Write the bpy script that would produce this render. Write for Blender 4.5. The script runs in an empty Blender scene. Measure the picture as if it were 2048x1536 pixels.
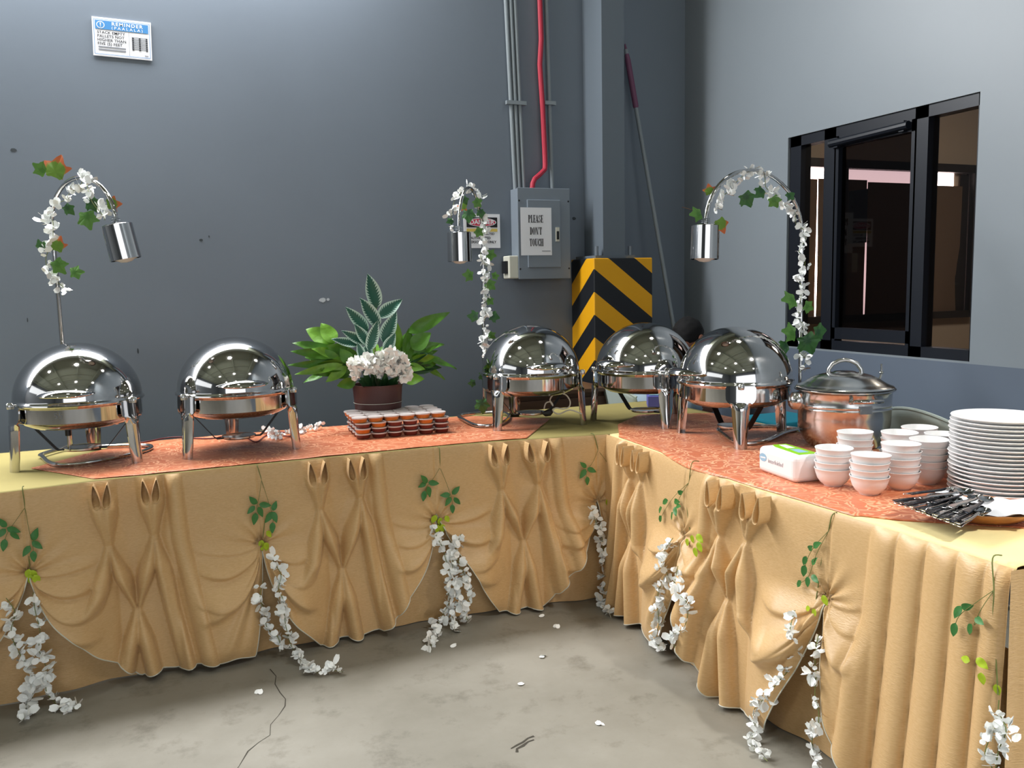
import bpy, bmesh, math, random
import numpy as np
from mathutils import Vector, Matrix, noise as mnoise

random.seed(7)
rng = np.random.RandomState(7)
PI = math.pi
sc = bpy.context.scene
COL = sc.collection

# ------------------------------------------------------------------ camera
CAM = np.array([0.0, 0.0, 1.42])
AR = np.array([0.9243323, -0.3810481, -0.0203021])
AU = np.array([0.0625971, 0.0989323, 0.9931234])
AF = np.array([0.3764192, 0.9192468, -0.1152988])
FPX = 1722.276
cd = bpy.data.cameras.new('camera'); cam = bpy.data.objects.new('camera', cd); COL.objects.link(cam)
cd.sensor_width = 36.0; cd.lens = FPX / 2048 * 36.0; cd.clip_start = 0.02; cd.clip_end = 100
cam.matrix_world = Matrix(((AR[0], AU[0], -AF[0], CAM[0]), (AR[1], AU[1], -AF[1], CAM[1]), (AR[2], AU[2], -AF[2], CAM[2]), (0, 0, 0, 1)))
sc.camera = cam

# ------------------------------------------------------------------ light
sc.view_settings.view_transform = 'Standard'; sc.view_settings.look = 'None'
sc.view_settings.gamma = 1.0; sc.view_settings.use_curve_mapping = False
sc.view_settings.exposure = 0.0
sc.cycles.use_denoising = True
sc.cycles.max_bounces = 8; sc.cycles.diffuse_bounces = 4; sc.cycles.glossy_bounces = 5; sc.cycles.transmission_bounces = 6
sc.cycles.caustics_reflective = False; sc.cycles.caustics_refractive = False
sc.cycles.sample_clamp_indirect = 6.0
w = bpy.data.worlds.new('overcast_sky'); sc.world = w; w.use_nodes = True
w.node_tree.nodes['Background'].inputs[0].default_value = (0.75, 0.85, 1.0, 1)
w.node_tree.nodes['Background'].inputs[1].default_value = 1.0

def area(name, loc, direction, sx, sy, power, color, spread=PI):
    l = bpy.data.lights.new(name, 'AREA'); l.shape = 'RECTANGLE'; l.size = sx; l.size_y = sy; l.energy = power; l.color = color; l.spread = spread
    o = bpy.data.objects.new(name, l); COL.objects.link(o); o.location = loc
    d = Vector(direction).normalized(); o.rotation_euler = d.to_track_quat('-Z', 'Y').to_euler(); return o
# daylight through the open eave strip over the back wall, and through the loading door behind the camera
area('eave_daylight', (-3.25, 5.06, 3.5), (0, -1, -.12), 9.1, 0.5, 520, (0.97, 0.985, 1.0))
area('roof_panel_daylight', (-3.35, 4.74, 3.84), (0, 0, -1), 9.1, 0.40, 405, (0.98, 0.97, 1.0))
area('door_daylight', (-1.0, -7.95, 2.1), (0, 1, 0), 8.2, 4.1, 120, (1.0, 0.97, 0.93))
area('side_fill', (-8.85, 0.5, 3.4), (1, 0, -0.25), 7.0, 2.4, 80, (0.95, 0.98, 1.0))  # unseen fill from the left, added to brighten the right table
LAMPS = [(x, y) for y in (3.1, -0.6, -4.4) for x in (-3.24, -0.24, 2.76)]
LAMP_POWER = [2, 2, 1, 5, 10, 105, 6, 6, 20]

# ------------------------------------------------------------------ photograph geometry (a pixel of the photo onto a known real plane)
def ray(x, y): return AF + (x - 1024.0) / FPX * AR + (768.0 - y) / FPX * AU
def at_z(x, y, z): d = ray(x, y); return CAM + d * ((z - CAM[2]) / d[2])
def at_y(x, y, Y): d = ray(x, y); return CAM + d * (Y / d[1])
def at_x(x, y, X): d = ray(x, y); return CAM + d * (X / d[0])

# ------------------------------------------------------------------ materials
def lin(c):
    return tuple(((v / 255.0) / 12.92 if v / 255.0 <= 0.04045 else ((v / 255.0 + 0.055) / 1.055) ** 2.4) for v in c) + (1.0,)
MATS = {}
def mat(name, rgb, rough=0.5, metal=0.0, var=0.0, vscale=8.0, bump=0.0, bscale=40.0, spec=0.5, stretch=(1, 1, 1), emit=None, estr=0.0, trans=0.0, ior=1.45, alpha=1.0, sheen=0.0, rvar=0.0, coat=0.0):
    m = bpy.data.materials.new(name); m.use_nodes = True; nt = m.node_tree; b = nt.nodes['Principled BSDF']
    b.inputs['Base Color'].default_value = lin(rgb); b.inputs['Roughness'].default_value = rough; b.inputs['Metallic'].default_value = metal
    b.inputs['Specular IOR Level'].default_value = spec; b.inputs['IOR'].default_value = ior
    b.inputs['Transmission Weight'].default_value = trans; b.inputs['Alpha'].default_value = alpha
    b.inputs['Sheen Weight'].default_value = sheen; b.inputs['Coat Weight'].default_value = coat
    if emit: b.inputs['Emission Color'].default_value = lin(emit); b.inputs['Emission Strength'].default_value = estr
    if var or bump or rvar:
        tc = nt.nodes.new('ShaderNodeTexCoord'); mp = nt.nodes.new('ShaderNodeMapping'); mp.inputs['Scale'].default_value = stretch
        nt.links.new(tc.outputs['Object'], mp.inputs['Vector'])
        n = nt.nodes.new('ShaderNodeTexNoise'); n.inputs['Scale'].default_value = vscale; n.inputs['Detail'].default_value = 5
        nt.links.new(mp.outputs[0], n.inputs['Vector'])
        if var:
            mx = nt.nodes.new('ShaderNodeMix'); mx.data_type = 'RGBA'; mx.blend_type = 'MULTIPLY'; mx.inputs['Factor'].default_value = 1.0
            rp = nt.nodes.new('ShaderNodeMapRange'); rp.inputs[1].default_value = 0.3; rp.inputs[2].default_value = 0.7; rp.inputs[3].default_value = 1 - var; rp.inputs[4].default_value = 1 + var * 0.6
            nt.links.new(n.outputs['Fac'], rp.inputs[0]); mx.inputs['A'].default_value = lin(rgb); nt.links.new(rp.outputs[0], mx.inputs['B'])
            nt.links.new(mx.outputs['Result'], b.inputs['Base Color'])
        if rvar:
            r2 = nt.nodes.new('ShaderNodeMapRange'); r2.inputs[1].default_value = 0.3; r2.inputs[2].default_value = 0.7; r2.inputs[3].default_value = max(0, rough - rvar); r2.inputs[4].default_value = rough + rvar
            nt.links.new(n.outputs['Fac'], r2.inputs[0]); nt.links.new(r2.outputs[0], b.inputs['Roughness'])
        if bump:
            n2 = nt.nodes.new('ShaderNodeTexNoise'); n2.inputs['Scale'].default_value = bscale; n2.inputs['Detail'].default_value = 4
            nt.links.new(mp.outputs[0], n2.inputs['Vector'])
            bp = nt.nodes.new('ShaderNodeBump'); bp.inputs['Strength'].default_value = bump; bp.inputs['Distance'].default_value = 0.01
            nt.links.new(n2.outputs['Fac'], bp.inputs['Height']); nt.links.new(bp.outputs[0], b.inputs['Normal'])
    MATS[name] = m; return m

M_wall = mat('grey_wall_paint', (111, 121, 132), 0.42, var=0.05, vscale=1.3, bump=0.03, bscale=25, spec=0.4)
M_ceil = mat('roof_sheet', (158, 162, 142), 0.6)
M_rear = mat('far_wall_paint', (112, 116, 120), 0.7)
M_chrome = mat('polished_steel', (196, 195, 194), 0.07, 1.0)
M_chrome2 = mat('brushed_steel', (200, 200, 198), 0.2, 1.0, rvar=0.06, vscale=60)
M_pot = mat('satin_steel', (208, 208, 206), 0.19, 1.0, rvar=0.05, vscale=9)
M_dark = mat('dark_plastic', (22, 23, 25), 0.4)
M_black = mat('black_paint', (16, 18, 20), 0.5)
M_steelgrey = mat('grey_enamel', (124, 134, 144), 0.4, spec=0.4)
M_conduit = mat('grey_conduit', (132, 141, 146), 0.4)
M_red = mat('red_conduit', (176, 46, 66), 0.45)
M_white = mat('white_paper', (232, 234, 238), 0.7)
M_ink = mat('black_ink', (18, 18, 22), 0.7)
M_greyink = mat('grey_ink', (120, 124, 132), 0.7)
M_blueink = mat('blue_ink', (62, 128, 184), 0.6)
M_redink = mat('red_ink', (200, 60, 84), 0.6)
M_yelink = mat('yellow_ink', (214, 190, 96), 0.6)
M_beige = mat('beige_plastic', (206, 206, 192), 0.5)
M_yellow = mat('hazard_yellow', (232, 168, 6), 0.55, var=0.06)
M_column = mat('column_paint', (104, 114, 123), 0.45)
M_grip = mat('maroon_grip', (112, 70, 96), 0.6)
M_frame = mat('black_aluminium', (14, 20, 30), 0.4)
M_gold = None
M_cover = mat('yellow_tablecloth', (162, 149, 90), 0.8, var=0.04, bump=0.08, bscale=300)
M_cover2 = mat('pale_yellow_tablecloth', (240, 220, 158), 0.8, var=0.03, bump=0.08, bscale=300)
M_wood = mat('dark_wood', (92, 66, 52), 0.5, var=0.2, vscale=6, stretch=(1, 1, 8))
M_traywood = mat('tray_wood', (170, 112, 62), 0.35, var=0.25, vscale=10, stretch=(1, 6, 6))
M_potbrown = mat('brown_leather', (74, 44, 42), 0.45, var=0.1, bump=0.1, bscale=200)
M_stem = mat('green_stem', (112, 120, 64), 0.6)
M_petal = mat('white_petal', (250, 252, 250), 0.6)
M_petal2 = mat('cream_petal', (252, 252, 246), 0.65)
M_leafd = mat('dark_green_leaf', (62, 122, 58), 0.45, var=0.15, vscale=30)
M_leafl = mat('lime_leaf', (172, 196, 38), 0.5, var=0.12, vscale=30)
M_leafp = mat('plant_green', (74, 126, 28), 0.4, var=0.35, vscale=14, bump=0.3, bscale=26)
M_leafp2 = mat('plant_light_green', (108, 158, 46), 0.4, var=0.3, vscale=18, bump=0.3, bscale=26)
M_leafdk = mat('plant_dark_green', (44, 84, 46), 0.5, var=0.2, vscale=20)
M_ceramic = mat('white_ceramic', (240, 239, 238), 0.32, spec=0.35)
M_caramel = mat('caramel_pudding', (206, 122, 48), 0.3, var=0.2, vscale=25)
M_jelly = mat('brown_jelly', (112, 52, 44), 0.25, var=0.15, vscale=25)
M_lid = mat('clear_plastic_lid', (226, 218, 214), 0.25, alpha=0.82)
M_pack = mat('white_wrapper', (242, 240, 240), 0.3)
M_greenlbl = mat('green_label', (140, 206, 20), 0.35)
M_bluelbl = mat('pale_blue_print', (148, 190, 214), 0.4)
M_greyprint = mat('grey_print', (176, 176, 180), 0.5)
M_cable = mat('dark_red_cable', (96, 22, 30), 0.5)
M_whitecord = mat('white_cord', (210, 205, 190), 0.5)
M_chairp = mat('pale_plastic', (176, 188, 182), 0.45)
M_teal = mat('teal_plastic', (20, 128, 150), 0.45)
M_purple = mat('purple_card', (104, 104, 184), 0.5)
M_skin = mat('skin', (150, 100, 80), 0.55)
M_shirt = mat('pale_blue_shirt', (176, 196, 212), 0.8)
M_jeans = mat('navy_cloth', (34, 44, 66), 0.85)
M_hair = mat('black_hair', (9, 9, 11), 0.85)
M_room = mat('inner_room_paint', (176, 160, 142), 0.8)
M_blind = mat('brown_blind', (104, 84, 68), 0.8)
M_brownf = mat('brown_window_frame', (40, 34, 32), 0.5)
M_daylight = mat('backlit_gap', (255, 236, 236), 0.5, emit=(255, 236, 236), estr=9.0)
M_lampglow = mat('lamp_diffuser', (255, 255, 255), 0.5, emit=(255, 252, 245), estr=28.0)
M_bulb = mat('frosted_bulb', (230, 230, 225), 0.3)
M_glass = None
M_chip = mat('white_plaster_chip', (196, 204, 210), 0.9)
M_scuff = mat('dark_scuff', (62, 68, 72), 0.9)
M_crack = mat('floor_crack', (66, 62, 54), 0.95)
M_strip = mat('white_strip_curtain', (225, 226, 230), 0.5)

def node_mat(name, build):
    m = bpy.data.materials.new(name); m.use_nodes = True; nt = m.node_tree; b = nt.nodes['Principled BSDF']
    build(nt, b, lambda t: nt.nodes.new(t), nt.links.new); MATS[name] = m; return m

def _gold(nt, b, N, L):
    tc = N('ShaderNodeTexCoord'); mp = N('ShaderNodeMapping'); mp.inputs['Scale'].default_value = (70, 70, 330); L(tc.outputs['Object'], mp.inputs['Vector'])
    n = N('ShaderNodeTexNoise'); n.inputs['Scale'].default_value = 1.0; n.inputs['Detail'].default_value = 2; n.inputs['Distortion'].default_value = 0.5; L(mp.outputs[0], n.inputs['Vector'])
    n2 = N('ShaderNodeTexNoise'); n2.inputs['Scale'].default_value = 3.4; n2.inputs['Detail'].default_value = 2; L(tc.outputs['Object'], n2.inputs['Vector'])
    cr = N('ShaderNodeValToRGB'); cr.color_ramp.elements[0].position = 0.3; cr.color_ramp.elements[0].color = lin((202, 164, 112)); cr.color_ramp.elements[1].position = 0.7; cr.color_ramp.elements[1].color = lin((212, 176, 126))
    L(n.outputs['Fac'], cr.inputs[0]); L(cr.outputs[0], b.inputs['Base Color'])
    mr = N('ShaderNodeMapRange'); mr.inputs[1].default_value = 0.45; mr.inputs[2].default_value = 0.62; mr.inputs[3].default_value = 0.12; mr.inputs[4].default_value = 1.0; L(n2.outputs['Fac'], mr.inputs[0])
    mu = N('ShaderNodeMath'); mu.operation = 'MULTIPLY'; L(n.outputs['Fac'], mu.inputs[0]); L(mr.outputs[0], mu.inputs[1])
    bp = N('ShaderNodeBump'); bp.inputs['Strength'].default_value = 0.4; bp.inputs['Distance'].default_value = 0.004; L(mu.outputs[0], bp.inputs['Height']); L(bp.outputs[0], b.inputs['Normal'])
    b.inputs['Roughness'].default_value = 0.42; b.inputs['Specular IOR Level'].default_value = 0.45; b.inputs['Sheen Weight'].default_value = 0.1
M_gold = node_mat('gold_satin', _gold)

def _orange(nt, b, N, L):
    tc = N('ShaderNodeTexCoord')
    v = N('ShaderNodeTexVoronoi'); v.feature = 'DISTANCE_TO_EDGE'; v.inputs['Scale'].default_value = 10
    nz = N('ShaderNodeTexNoise'); nz.inputs['Scale'].default_value = 9; nz.inputs['Detail'].default_value = 3; L(tc.outputs['Object'], nz.inputs['Vector'])
    mx = N('ShaderNodeMix'); mx.data_type = 'RGBA'; mx.inputs['Factor'].default_value = 0.16; L(tc.outputs['Object'], mx.inputs['A']); L(nz.outputs['Color'], mx.inputs['B']); L(mx.outputs['Result'], v.inputs['Vector'])
    wv = N('ShaderNodeMath'); wv.operation = 'SINE'; m1 = N('ShaderNodeMath'); m1.operation = 'MULTIPLY'; m1.inputs[1].default_value = 30; L(v.outputs['Distance'], m1.inputs[0]); L(m1.outputs[0], wv.inputs[0])
    cr = N('ShaderNodeValToRGB'); cr.color_ramp.elements[0].position = 0.55; cr.color_ramp.elements[0].color = lin((200, 106, 62)); cr.color_ramp.elements[1].position = 0.95; cr.color_ramp.elements[1].color = lin((244, 176, 132))
    L(wv.outputs[0], cr.inputs[0])
    n3 = N('ShaderNodeTexNoise'); n3.inputs['Scale'].default_value = 5; L(tc.outputs['Object'], n3.inputs['Vector'])
    m2 = N('ShaderNodeMix'); m2.data_type = 'RGBA'; mq = N('ShaderNodeMapRange'); mq.inputs[1].default_value = .35; mq.inputs[2].default_value = .6; mq.inputs[3].default_value = .25; mq.inputs[4].default_value = 1; L(n3.outputs['Fac'], mq.inputs[0]); L(mq.outputs[0], m2.inputs['Factor']); m2.inputs['A'].default_value = lin((206, 118, 74)); L(cr.outputs[0], m2.inputs['B']); L(m2.outputs['Result'], b.inputs['Base Color'])
    n4 = N('ShaderNodeTexNoise'); n4.inputs['Scale'].default_value = 14; n4.inputs['Detail'].default_value = 4; L(tc.outputs['Object'], n4.inputs['Vector'])
    bp = N('ShaderNodeBump'); bp.inputs['Strength'].default_value = 0.35; bp.inputs['Distance'].default_value = 0.01; L(n4.outputs['Fac'], bp.inputs['Height']); L(bp.outputs[0], b.inputs['Normal'])
    b.inputs['Roughness'].default_value = 0.42; b.inputs['Sheen Weight'].default_value = 0.1
M_orange = node_mat('orange_damask', _orange)

def _floor(nt, b, N, L):
    tc = N('ShaderNodeTexCoord')
    n1 = N('ShaderNodeTexNoise'); n1.inputs['Scale'].default_value = 1.1; n1.inputs['Detail'].default_value = 8; n1.inputs['Roughness'].default_value = 0.62; L(tc.outputs['Object'], n1.inputs['Vector'])
    n2 = N('ShaderNodeTexNoise'); n2.inputs['Scale'].default_value = 6; n2.inputs['Detail'].default_value = 8; n2.inputs['Roughness'].default_value = 0.7; L(tc.outputs['Object'], n2.inputs['Vector'])
    c1 = N('ShaderNodeValToRGB'); c1.color_ramp.elements[0].position = 0.35; c1.color_ramp.elements[0].color = lin((120, 116, 104)); c1.color_ramp.elements[1].position = 0.65; c1.color_ramp.elements[1].color = lin((146, 142, 131)); L(n1.outputs['Fac'], c1.inputs[0])
    c2 = N('ShaderNodeValToRGB'); c2.color_ramp.elements[0].position = 0.28; c2.color_ramp.elements[0].color = (0.52, 0.5, 0.46, 1); c2.color_ramp.elements[1].position = 0.46; c2.color_ramp.elements[1].color = (1, 1, 1, 1); L(n2.outputs['Fac'], c2.inputs[0])
    mx = N('ShaderNodeMix'); mx.data_type = 'RGBA'; mx.blend_type = 'MULTIPLY'; mx.inputs['Factor'].default_value = 0.8; L(c1.outputs[0], mx.inputs['A']); L(c2.outputs[0], mx.inputs['B']); L(mx.outputs['Result'], b.inputs['Base Color'])
    bp = N('ShaderNodeBump'); bp.inputs['Strength'].default_value = 0.12; bp.inputs['Distance'].default_value = 0.01; L(n2.outputs['Fac'], bp.inputs['Height']); L(bp.outputs[0], b.inputs['Normal'])
    b.inputs['Roughness'].default_value = 0.6
M_floor = node_mat('concrete', _floor)

def _twotone(nt, b, N, L):
    g = N('ShaderNodeNewGeometry'); sx = N('ShaderNodeSeparateXYZ'); L(g.outputs['Position'], sx.inputs[0])
    mt = N('ShaderNodeMath'); mt.operation = 'GREATER_THAN'; mt.inputs[1].default_value = 1.026; L(sx.outputs['Z'], mt.inputs[0])
    n = N('ShaderNodeTexNoise'); n.inputs['Scale'].default_value = 1.5; n.inputs['Detail'].default_value = 4; L(g.outputs['Position'], n.inputs['Vector'])
    mx = N('ShaderNodeMix'); mx.data_type = 'RGBA'; L(mt.outputs[0], mx.inputs['Factor']); mx.inputs['A'].default_value = lin((98, 109, 124)); mx.inputs['B'].default_value = lin((131, 140, 147))
    rp = N('ShaderNodeMapRange'); rp.inputs[3].default_value = 0.93; rp.inputs[4].default_value = 1.05; L(n.outputs['Fac'], rp.inputs[0])
    m2 = N('ShaderNodeMix'); m2.data_type = 'RGBA'; m2.blend_type = 'MULTIPLY'; m2.inputs['Factor'].default_value = 1; L(mx.outputs['Result'], m2.inputs['A']); L(rp.outputs[0], m2.inputs['B']); L(m2.outputs['Result'], b.inputs['Base Color'])
    b.inputs['Roughness'].default_value = 0.45
M_rwall = node_mat('two_tone_wall_paint', _twotone)

def _glass(tint, refl):
    def f(nt, b, N, L):
        out = nt.nodes['Material Output']; nt.nodes.remove(b)
        t = N('ShaderNodeBsdfTransparent'); t.inputs[0].default_value = tint; g = N('ShaderNodeBsdfGlossy'); g.inputs['Roughness'].default_value = 0.02
        lw = N('ShaderNodeLayerWeight'); lw.inputs['Blend'].default_value = .5; pw = N('ShaderNodeMath'); pw.operation = 'POWER'; pw.inputs[1].default_value = 4.0; L(lw.outputs['Facing'], pw.inputs[0])
        fr = N('ShaderNodeMath'); fr.operation = 'MULTIPLY_ADD'; fr.inputs[1].default_value = refl; fr.inputs[2].default_value = .02; L(pw.outputs[0], fr.inputs[0])
        mx = N('ShaderNodeMixShader'); L(fr.outputs[0], mx.inputs[0]); L(t.outputs[0], mx.inputs[1]); L(g.outputs[0], mx.inputs[2]); L(mx.outputs[0], out.inputs['Surface'])
    return f
M_glass = node_mat('clear_glass', _glass((0.90, 0.88, 0.86, 1), .35))
M_tint = node_mat('dark_tinted_glass', _glass((0.27, 0.245, 0.25, 1), .45))

def _varieg(nt, b, N, L):
    uv = N('ShaderNodeUVMap'); sx = N('ShaderNodeSeparateXYZ'); L(uv.outputs[0], sx.inputs[0])
    a = N('ShaderNodeMath'); a.operation = 'ABSOLUTE'; L(sx.outputs['X'], a.inputs[0])
    wv = N('ShaderNodeMath'); wv.operation = 'MULTIPLY_ADD'; wv.inputs[1].default_value = 13.0; L(sx.outputs['Y'], wv.inputs[0])
    a7 = N('ShaderNodeMath'); a7.operation = 'MULTIPLY'; a7.inputs[1].default_value = -2.4; L(a.outputs[0], a7.inputs[0]); L(a7.outputs[0], wv.inputs[2])
    fr = N('ShaderNodeMath'); fr.operation = 'PINGPONG'; fr.inputs[1].default_value = 0.5; L(wv.outputs[0], fr.inputs[0])
    sm = N('ShaderNodeMath'); sm.operation = 'MULTIPLY_ADD'; sm.inputs[1].default_value = 0.75; L(fr.outputs[0], sm.inputs[0]); L(a.outputs[0], sm.inputs[2])
    cr = N('ShaderNodeValToRGB'); e = cr.color_ramp.elements; e[0].position = 0.80; e[0].color = lin((34, 92, 74)); e[1].position = 0.9; e[1].color = lin((196, 222, 208)); L(sm.outputs[0], cr.inputs[0]); L(cr.outputs[0], b.inputs['Base Color'])
    b.inputs['Roughness'].default_value = 0.45
M_varieg = node_mat('white_edged_leaf', _varieg)

def _ivy(c0, c1, pos):
    def f(nt, b, N, L):
        uv = N('ShaderNodeUVMap'); sx = N('ShaderNodeSeparateXYZ'); L(uv.outputs[0], sx.inputs[0])
        n = N('ShaderNodeTexNoise'); n.inputs['Scale'].default_value = 3.0; L(uv.outputs[0], n.inputs['Vector'])
        ad = N('ShaderNodeMath'); ad.operation = 'MULTIPLY_ADD'; ad.inputs[1].default_value = 0.6; L(n.outputs['Fac'], ad.inputs[0]); L(sx.outputs['Y'], ad.inputs[2])
        cr = N('ShaderNodeValToRGB'); e = cr.color_ramp.elements; e[0].position = pos; e[0].color = lin(c0); e[1].position = pos + 0.22; e[1].color = lin(c1); L(ad.outputs[0], cr.inputs[0]); L(cr.outputs[0], b.inputs['Base Color'])
        b.inputs['Roughness'].default_value = 0.5
    return f
M_ivy = node_mat('ivy_green', _ivy((72, 122, 44), (92, 142, 60), 0.5))
M_ivydk = node_mat('ivy_dark', _ivy((40, 82, 48), (58, 108, 52), 0.5))
M_ivyred = node_mat('ivy_autumn', _ivy((106, 146, 46), (204, 106, 56), 0.86))

# ------------------------------------------------------------------ mesh helpers
class MB:
    def __init__(s): s.v = []; s.f = []; s.mi = []; s.uv = None
    def add(s, v, f, mi=0):
        o = len(s.v); s.v.extend([tuple(map(float, p)) for p in v]); s.f.extend([tuple(i + o for i in q) for q in f]); s.mi.extend([mi] * len(f)); return s
    def box(s, c, d, mi=0, rot=None):
        x, y, z = d[0] / 2, d[1] / 2, d[2] / 2
        v = [Vector(p) for p in ((-x, -y, -z), (x, -y, -z), (x, y, -z), (-x, y, -z), (-x, -y, z), (x, -y, z), (x, y, z), (-x, y, z))]
        if rot is not None: v = [rot @ p for p in v]
        v = [(p[0] + c[0], p[1] + c[1], p[2] + c[2]) for p in v]
        return s.add(v, [(0, 3, 2, 1), (4, 5, 6, 7), (0, 1, 5, 4), (1, 2, 6, 5), (2, 3, 7, 6), (3, 0, 4, 7)], mi)
    def lathe(s, prof, n=32, c=(0, 0, 0), mi=0, a0=0.0, a1=2 * PI, M=None):
        full = abs(a1 - a0 - 2 * PI) < 1e-6; k = n if full else n + 1; v = []; f = []; rows = []
        for r, z in prof:
            if r < 1e-7: rows.append([len(v)]); v.append((0, 0, z))
            else:
                rows.append(list(range(len(v), len(v) + k)))
                for i in range(k):
                    a = a0 + (a1 - a0) * i / n; v.append((r * math.cos(a), r * math.sin(a), z))
        for A, B in zip(rows, rows[1:]):
            for i in range(n):
                j = (i + 1) % k
                if len(A) == 1 and len(B) == 1: continue
                if len(A) == 1: f.append((A[0], B[j], B[i]))
                elif len(B) == 1: f.append((A[i], A[j], B[0]))
                else: f.append((A[i], A[j], B[j], B[i]))
        if M is not None: v = [tuple(M @ Vector(p)) for p in v]
        return s.add([(p[0] + c[0], p[1] + c[1], p[2] + c[2]) for p in v], f, mi)
    def tube(s, pts, r, n=10, closed=False, mi=0, caps=True):
        P = [Vector(p) for p in pts]; m = len(P); R = r if hasattr(r, '__len__') else [r] * m
        up = None; v = []; f = []
        for i in range(m):
            a = P[(i - 1) % m] if (closed or i > 0) else P[i]; b = P[(i + 1) % m] if (closed or i < m - 1) else P[i]
            t = (b - a).normalized()
            if up is None: up = t.orthogonal().normalized()
            up = (up - t * up.dot(t)); up = up.normalized() if up.length > 1e-6 else t.orthogonal().normalized()
            w_ = t.cross(up)
            for k in range(n):
                q = P[i] + (up * math.cos(2 * PI * k / n) + w_ * math.sin(2 * PI * k / n)) * R[i]; v.append(tuple(q))
        for i in range(m if closed else m - 1):
            j = (i + 1) % m
            for k in range(n): f.append((i * n + k, i * n + (k + 1) % n, j * n + (k + 1) % n, j * n + k))
        if caps and not closed: f.append(tuple(range(n - 1, -1, -1))); f.append(tuple((m - 1) * n + k for k in range(n)))
        return s.add(v, f, mi)
    def grid(s, V, mi=0, wrap=False):
        V = np.asarray(V); a, b = V.shape[:2]; f = []
        for i in range(a - 1):
            for j in range(b if wrap else b - 1): f.append((i * b + j, i * b + (j + 1) % b, (i + 1) * b + (j + 1) % b, (i + 1) * b + j))
        return s.add(V.reshape(-1, 3), f, mi)
    def prism(s, poly, h, mi=0, place=None):
        n = len(poly); v = [(x, y, 0) for x, y in poly] + [(x, y, h) for x, y in poly]
        f = [tuple(range(n - 1, -1, -1)), tuple(range(n, 2 * n))] + [(i, (i + 1) % n, n + (i + 1) % n, n + i) for i in range(n)]
        if place: v = [place(*p) for p in v]
        return s.add(v, f, mi)
    def mesh(s, name, mats, smooth=True, angle=None):
        me = bpy.data.meshes.new(name); me.from_pydata(s.v, [], s.f)
        for m in (mats if isinstance(mats, (list, tuple)) else [mats]): me.materials.append(m)
        me.polygons.foreach_set('material_index', s.mi)
        me.polygons.foreach_set('use_smooth', [smooth] * len(s.f)); me.update()
        if smooth and angle: me.set_sharp_from_angle(angle=math.radians(angle))
        return me
    def obj(s, name, mats, parent=None, smooth=True, angle=35):
        return link(name, s.mesh(name, mats, smooth, angle), parent)
def link(name, me, parent=None, loc=None, rot=None, scale=None):
    o = bpy.data.objects.new(name, me); COL.objects.link(o)
    if parent is not None: o.parent = parent
    if loc is not None: o.location = loc
    if rot is not None: o.rotation_euler = rot
    if scale is not None: o.scale = scale
    return o
def tag(o, label=None, cat=None, group=None, kind=None):
    if label: o['label'] = label
    if cat: o['category'] = cat
    if group: o['group'] = group
    if kind: o['kind'] = kind
    return o
def thing(name, label, cat, loc=(0, 0, 0), rz=0.0, group=None):
    o = bpy.data.objects.new(name, None); COL.objects.link(o); o.location = loc; o.rotation_euler = (0, 0, rz); o.empty_display_size = 0.1
    return tag(o, label, cat, group)
def dup(root, loc, rz, label, group=None):
    r = root.copy(); COL.objects.link(r); r.location = loc; r.rotation_euler = (0, 0, rz); r['label'] = label
    if group: r['group'] = group
    for ch in list(root.children):
        c = ch.copy(); COL.objects.link(c); c.parent = r
        for g in list(ch.children):
            d = g.copy(); COL.objects.link(d); d.parent = c
    return r
def struct(name, mb, m, parent=None, smooth=False, angle=35):
    o = mb.obj(name, m, parent, smooth, angle)
    o['kind'] = 'structure'; return o
def bevel(o, width, seg=2):
    m = o.modifiers.new('edge', 'BEVEL'); m.width = width; m.segments = seg; m.limit_method = 'ANGLE'; m.angle_limit = math.radians(40); return o
ORD = ['first', 'second', 'third', 'fourth', 'fifth', 'sixth', 'seventh', 'eighth', 'ninth', 'tenth', 'eleventh', 'twelfth', 'thirteenth', 'fourteenth', 'fifteenth', 'sixteenth', 'seventeenth', 'eighteenth', 'nineteenth', 'twentieth', 'twenty-first', 'twenty-second', 'twenty-third', 'twenty-fourth', 'twenty-fifth', 'twenty-sixth']
def text_mb(mb, txt, size, place, mi=0, align='CENTER', sx=1.0, offset=0.0, h=0.0, spacing=1.0):
    c = bpy.data.curves.new('lettering', 'FONT'); c.body = txt; c.size = size; c.align_x = align; c.align_y = 'CENTER'; c.offset = offset; c.space_character = spacing; c.resolution_u = 3
    o = bpy.data.objects.new('lettering', c); me = bpy.data.meshes.new_from_object(o)
    v = [place(p.co.x * sx, p.co.y, h) for p in me.vertices]; f = [tuple(p.vertices) for p in me.polygons]
    mb.add(v, f, mi); bpy.data.objects.remove(o); bpy.data.curves.remove(c); bpy.data.meshes.remove(me)
def sstep(x): x = np.clip(x, 0, 1); return x * x * (3 - 2 * x)

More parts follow.
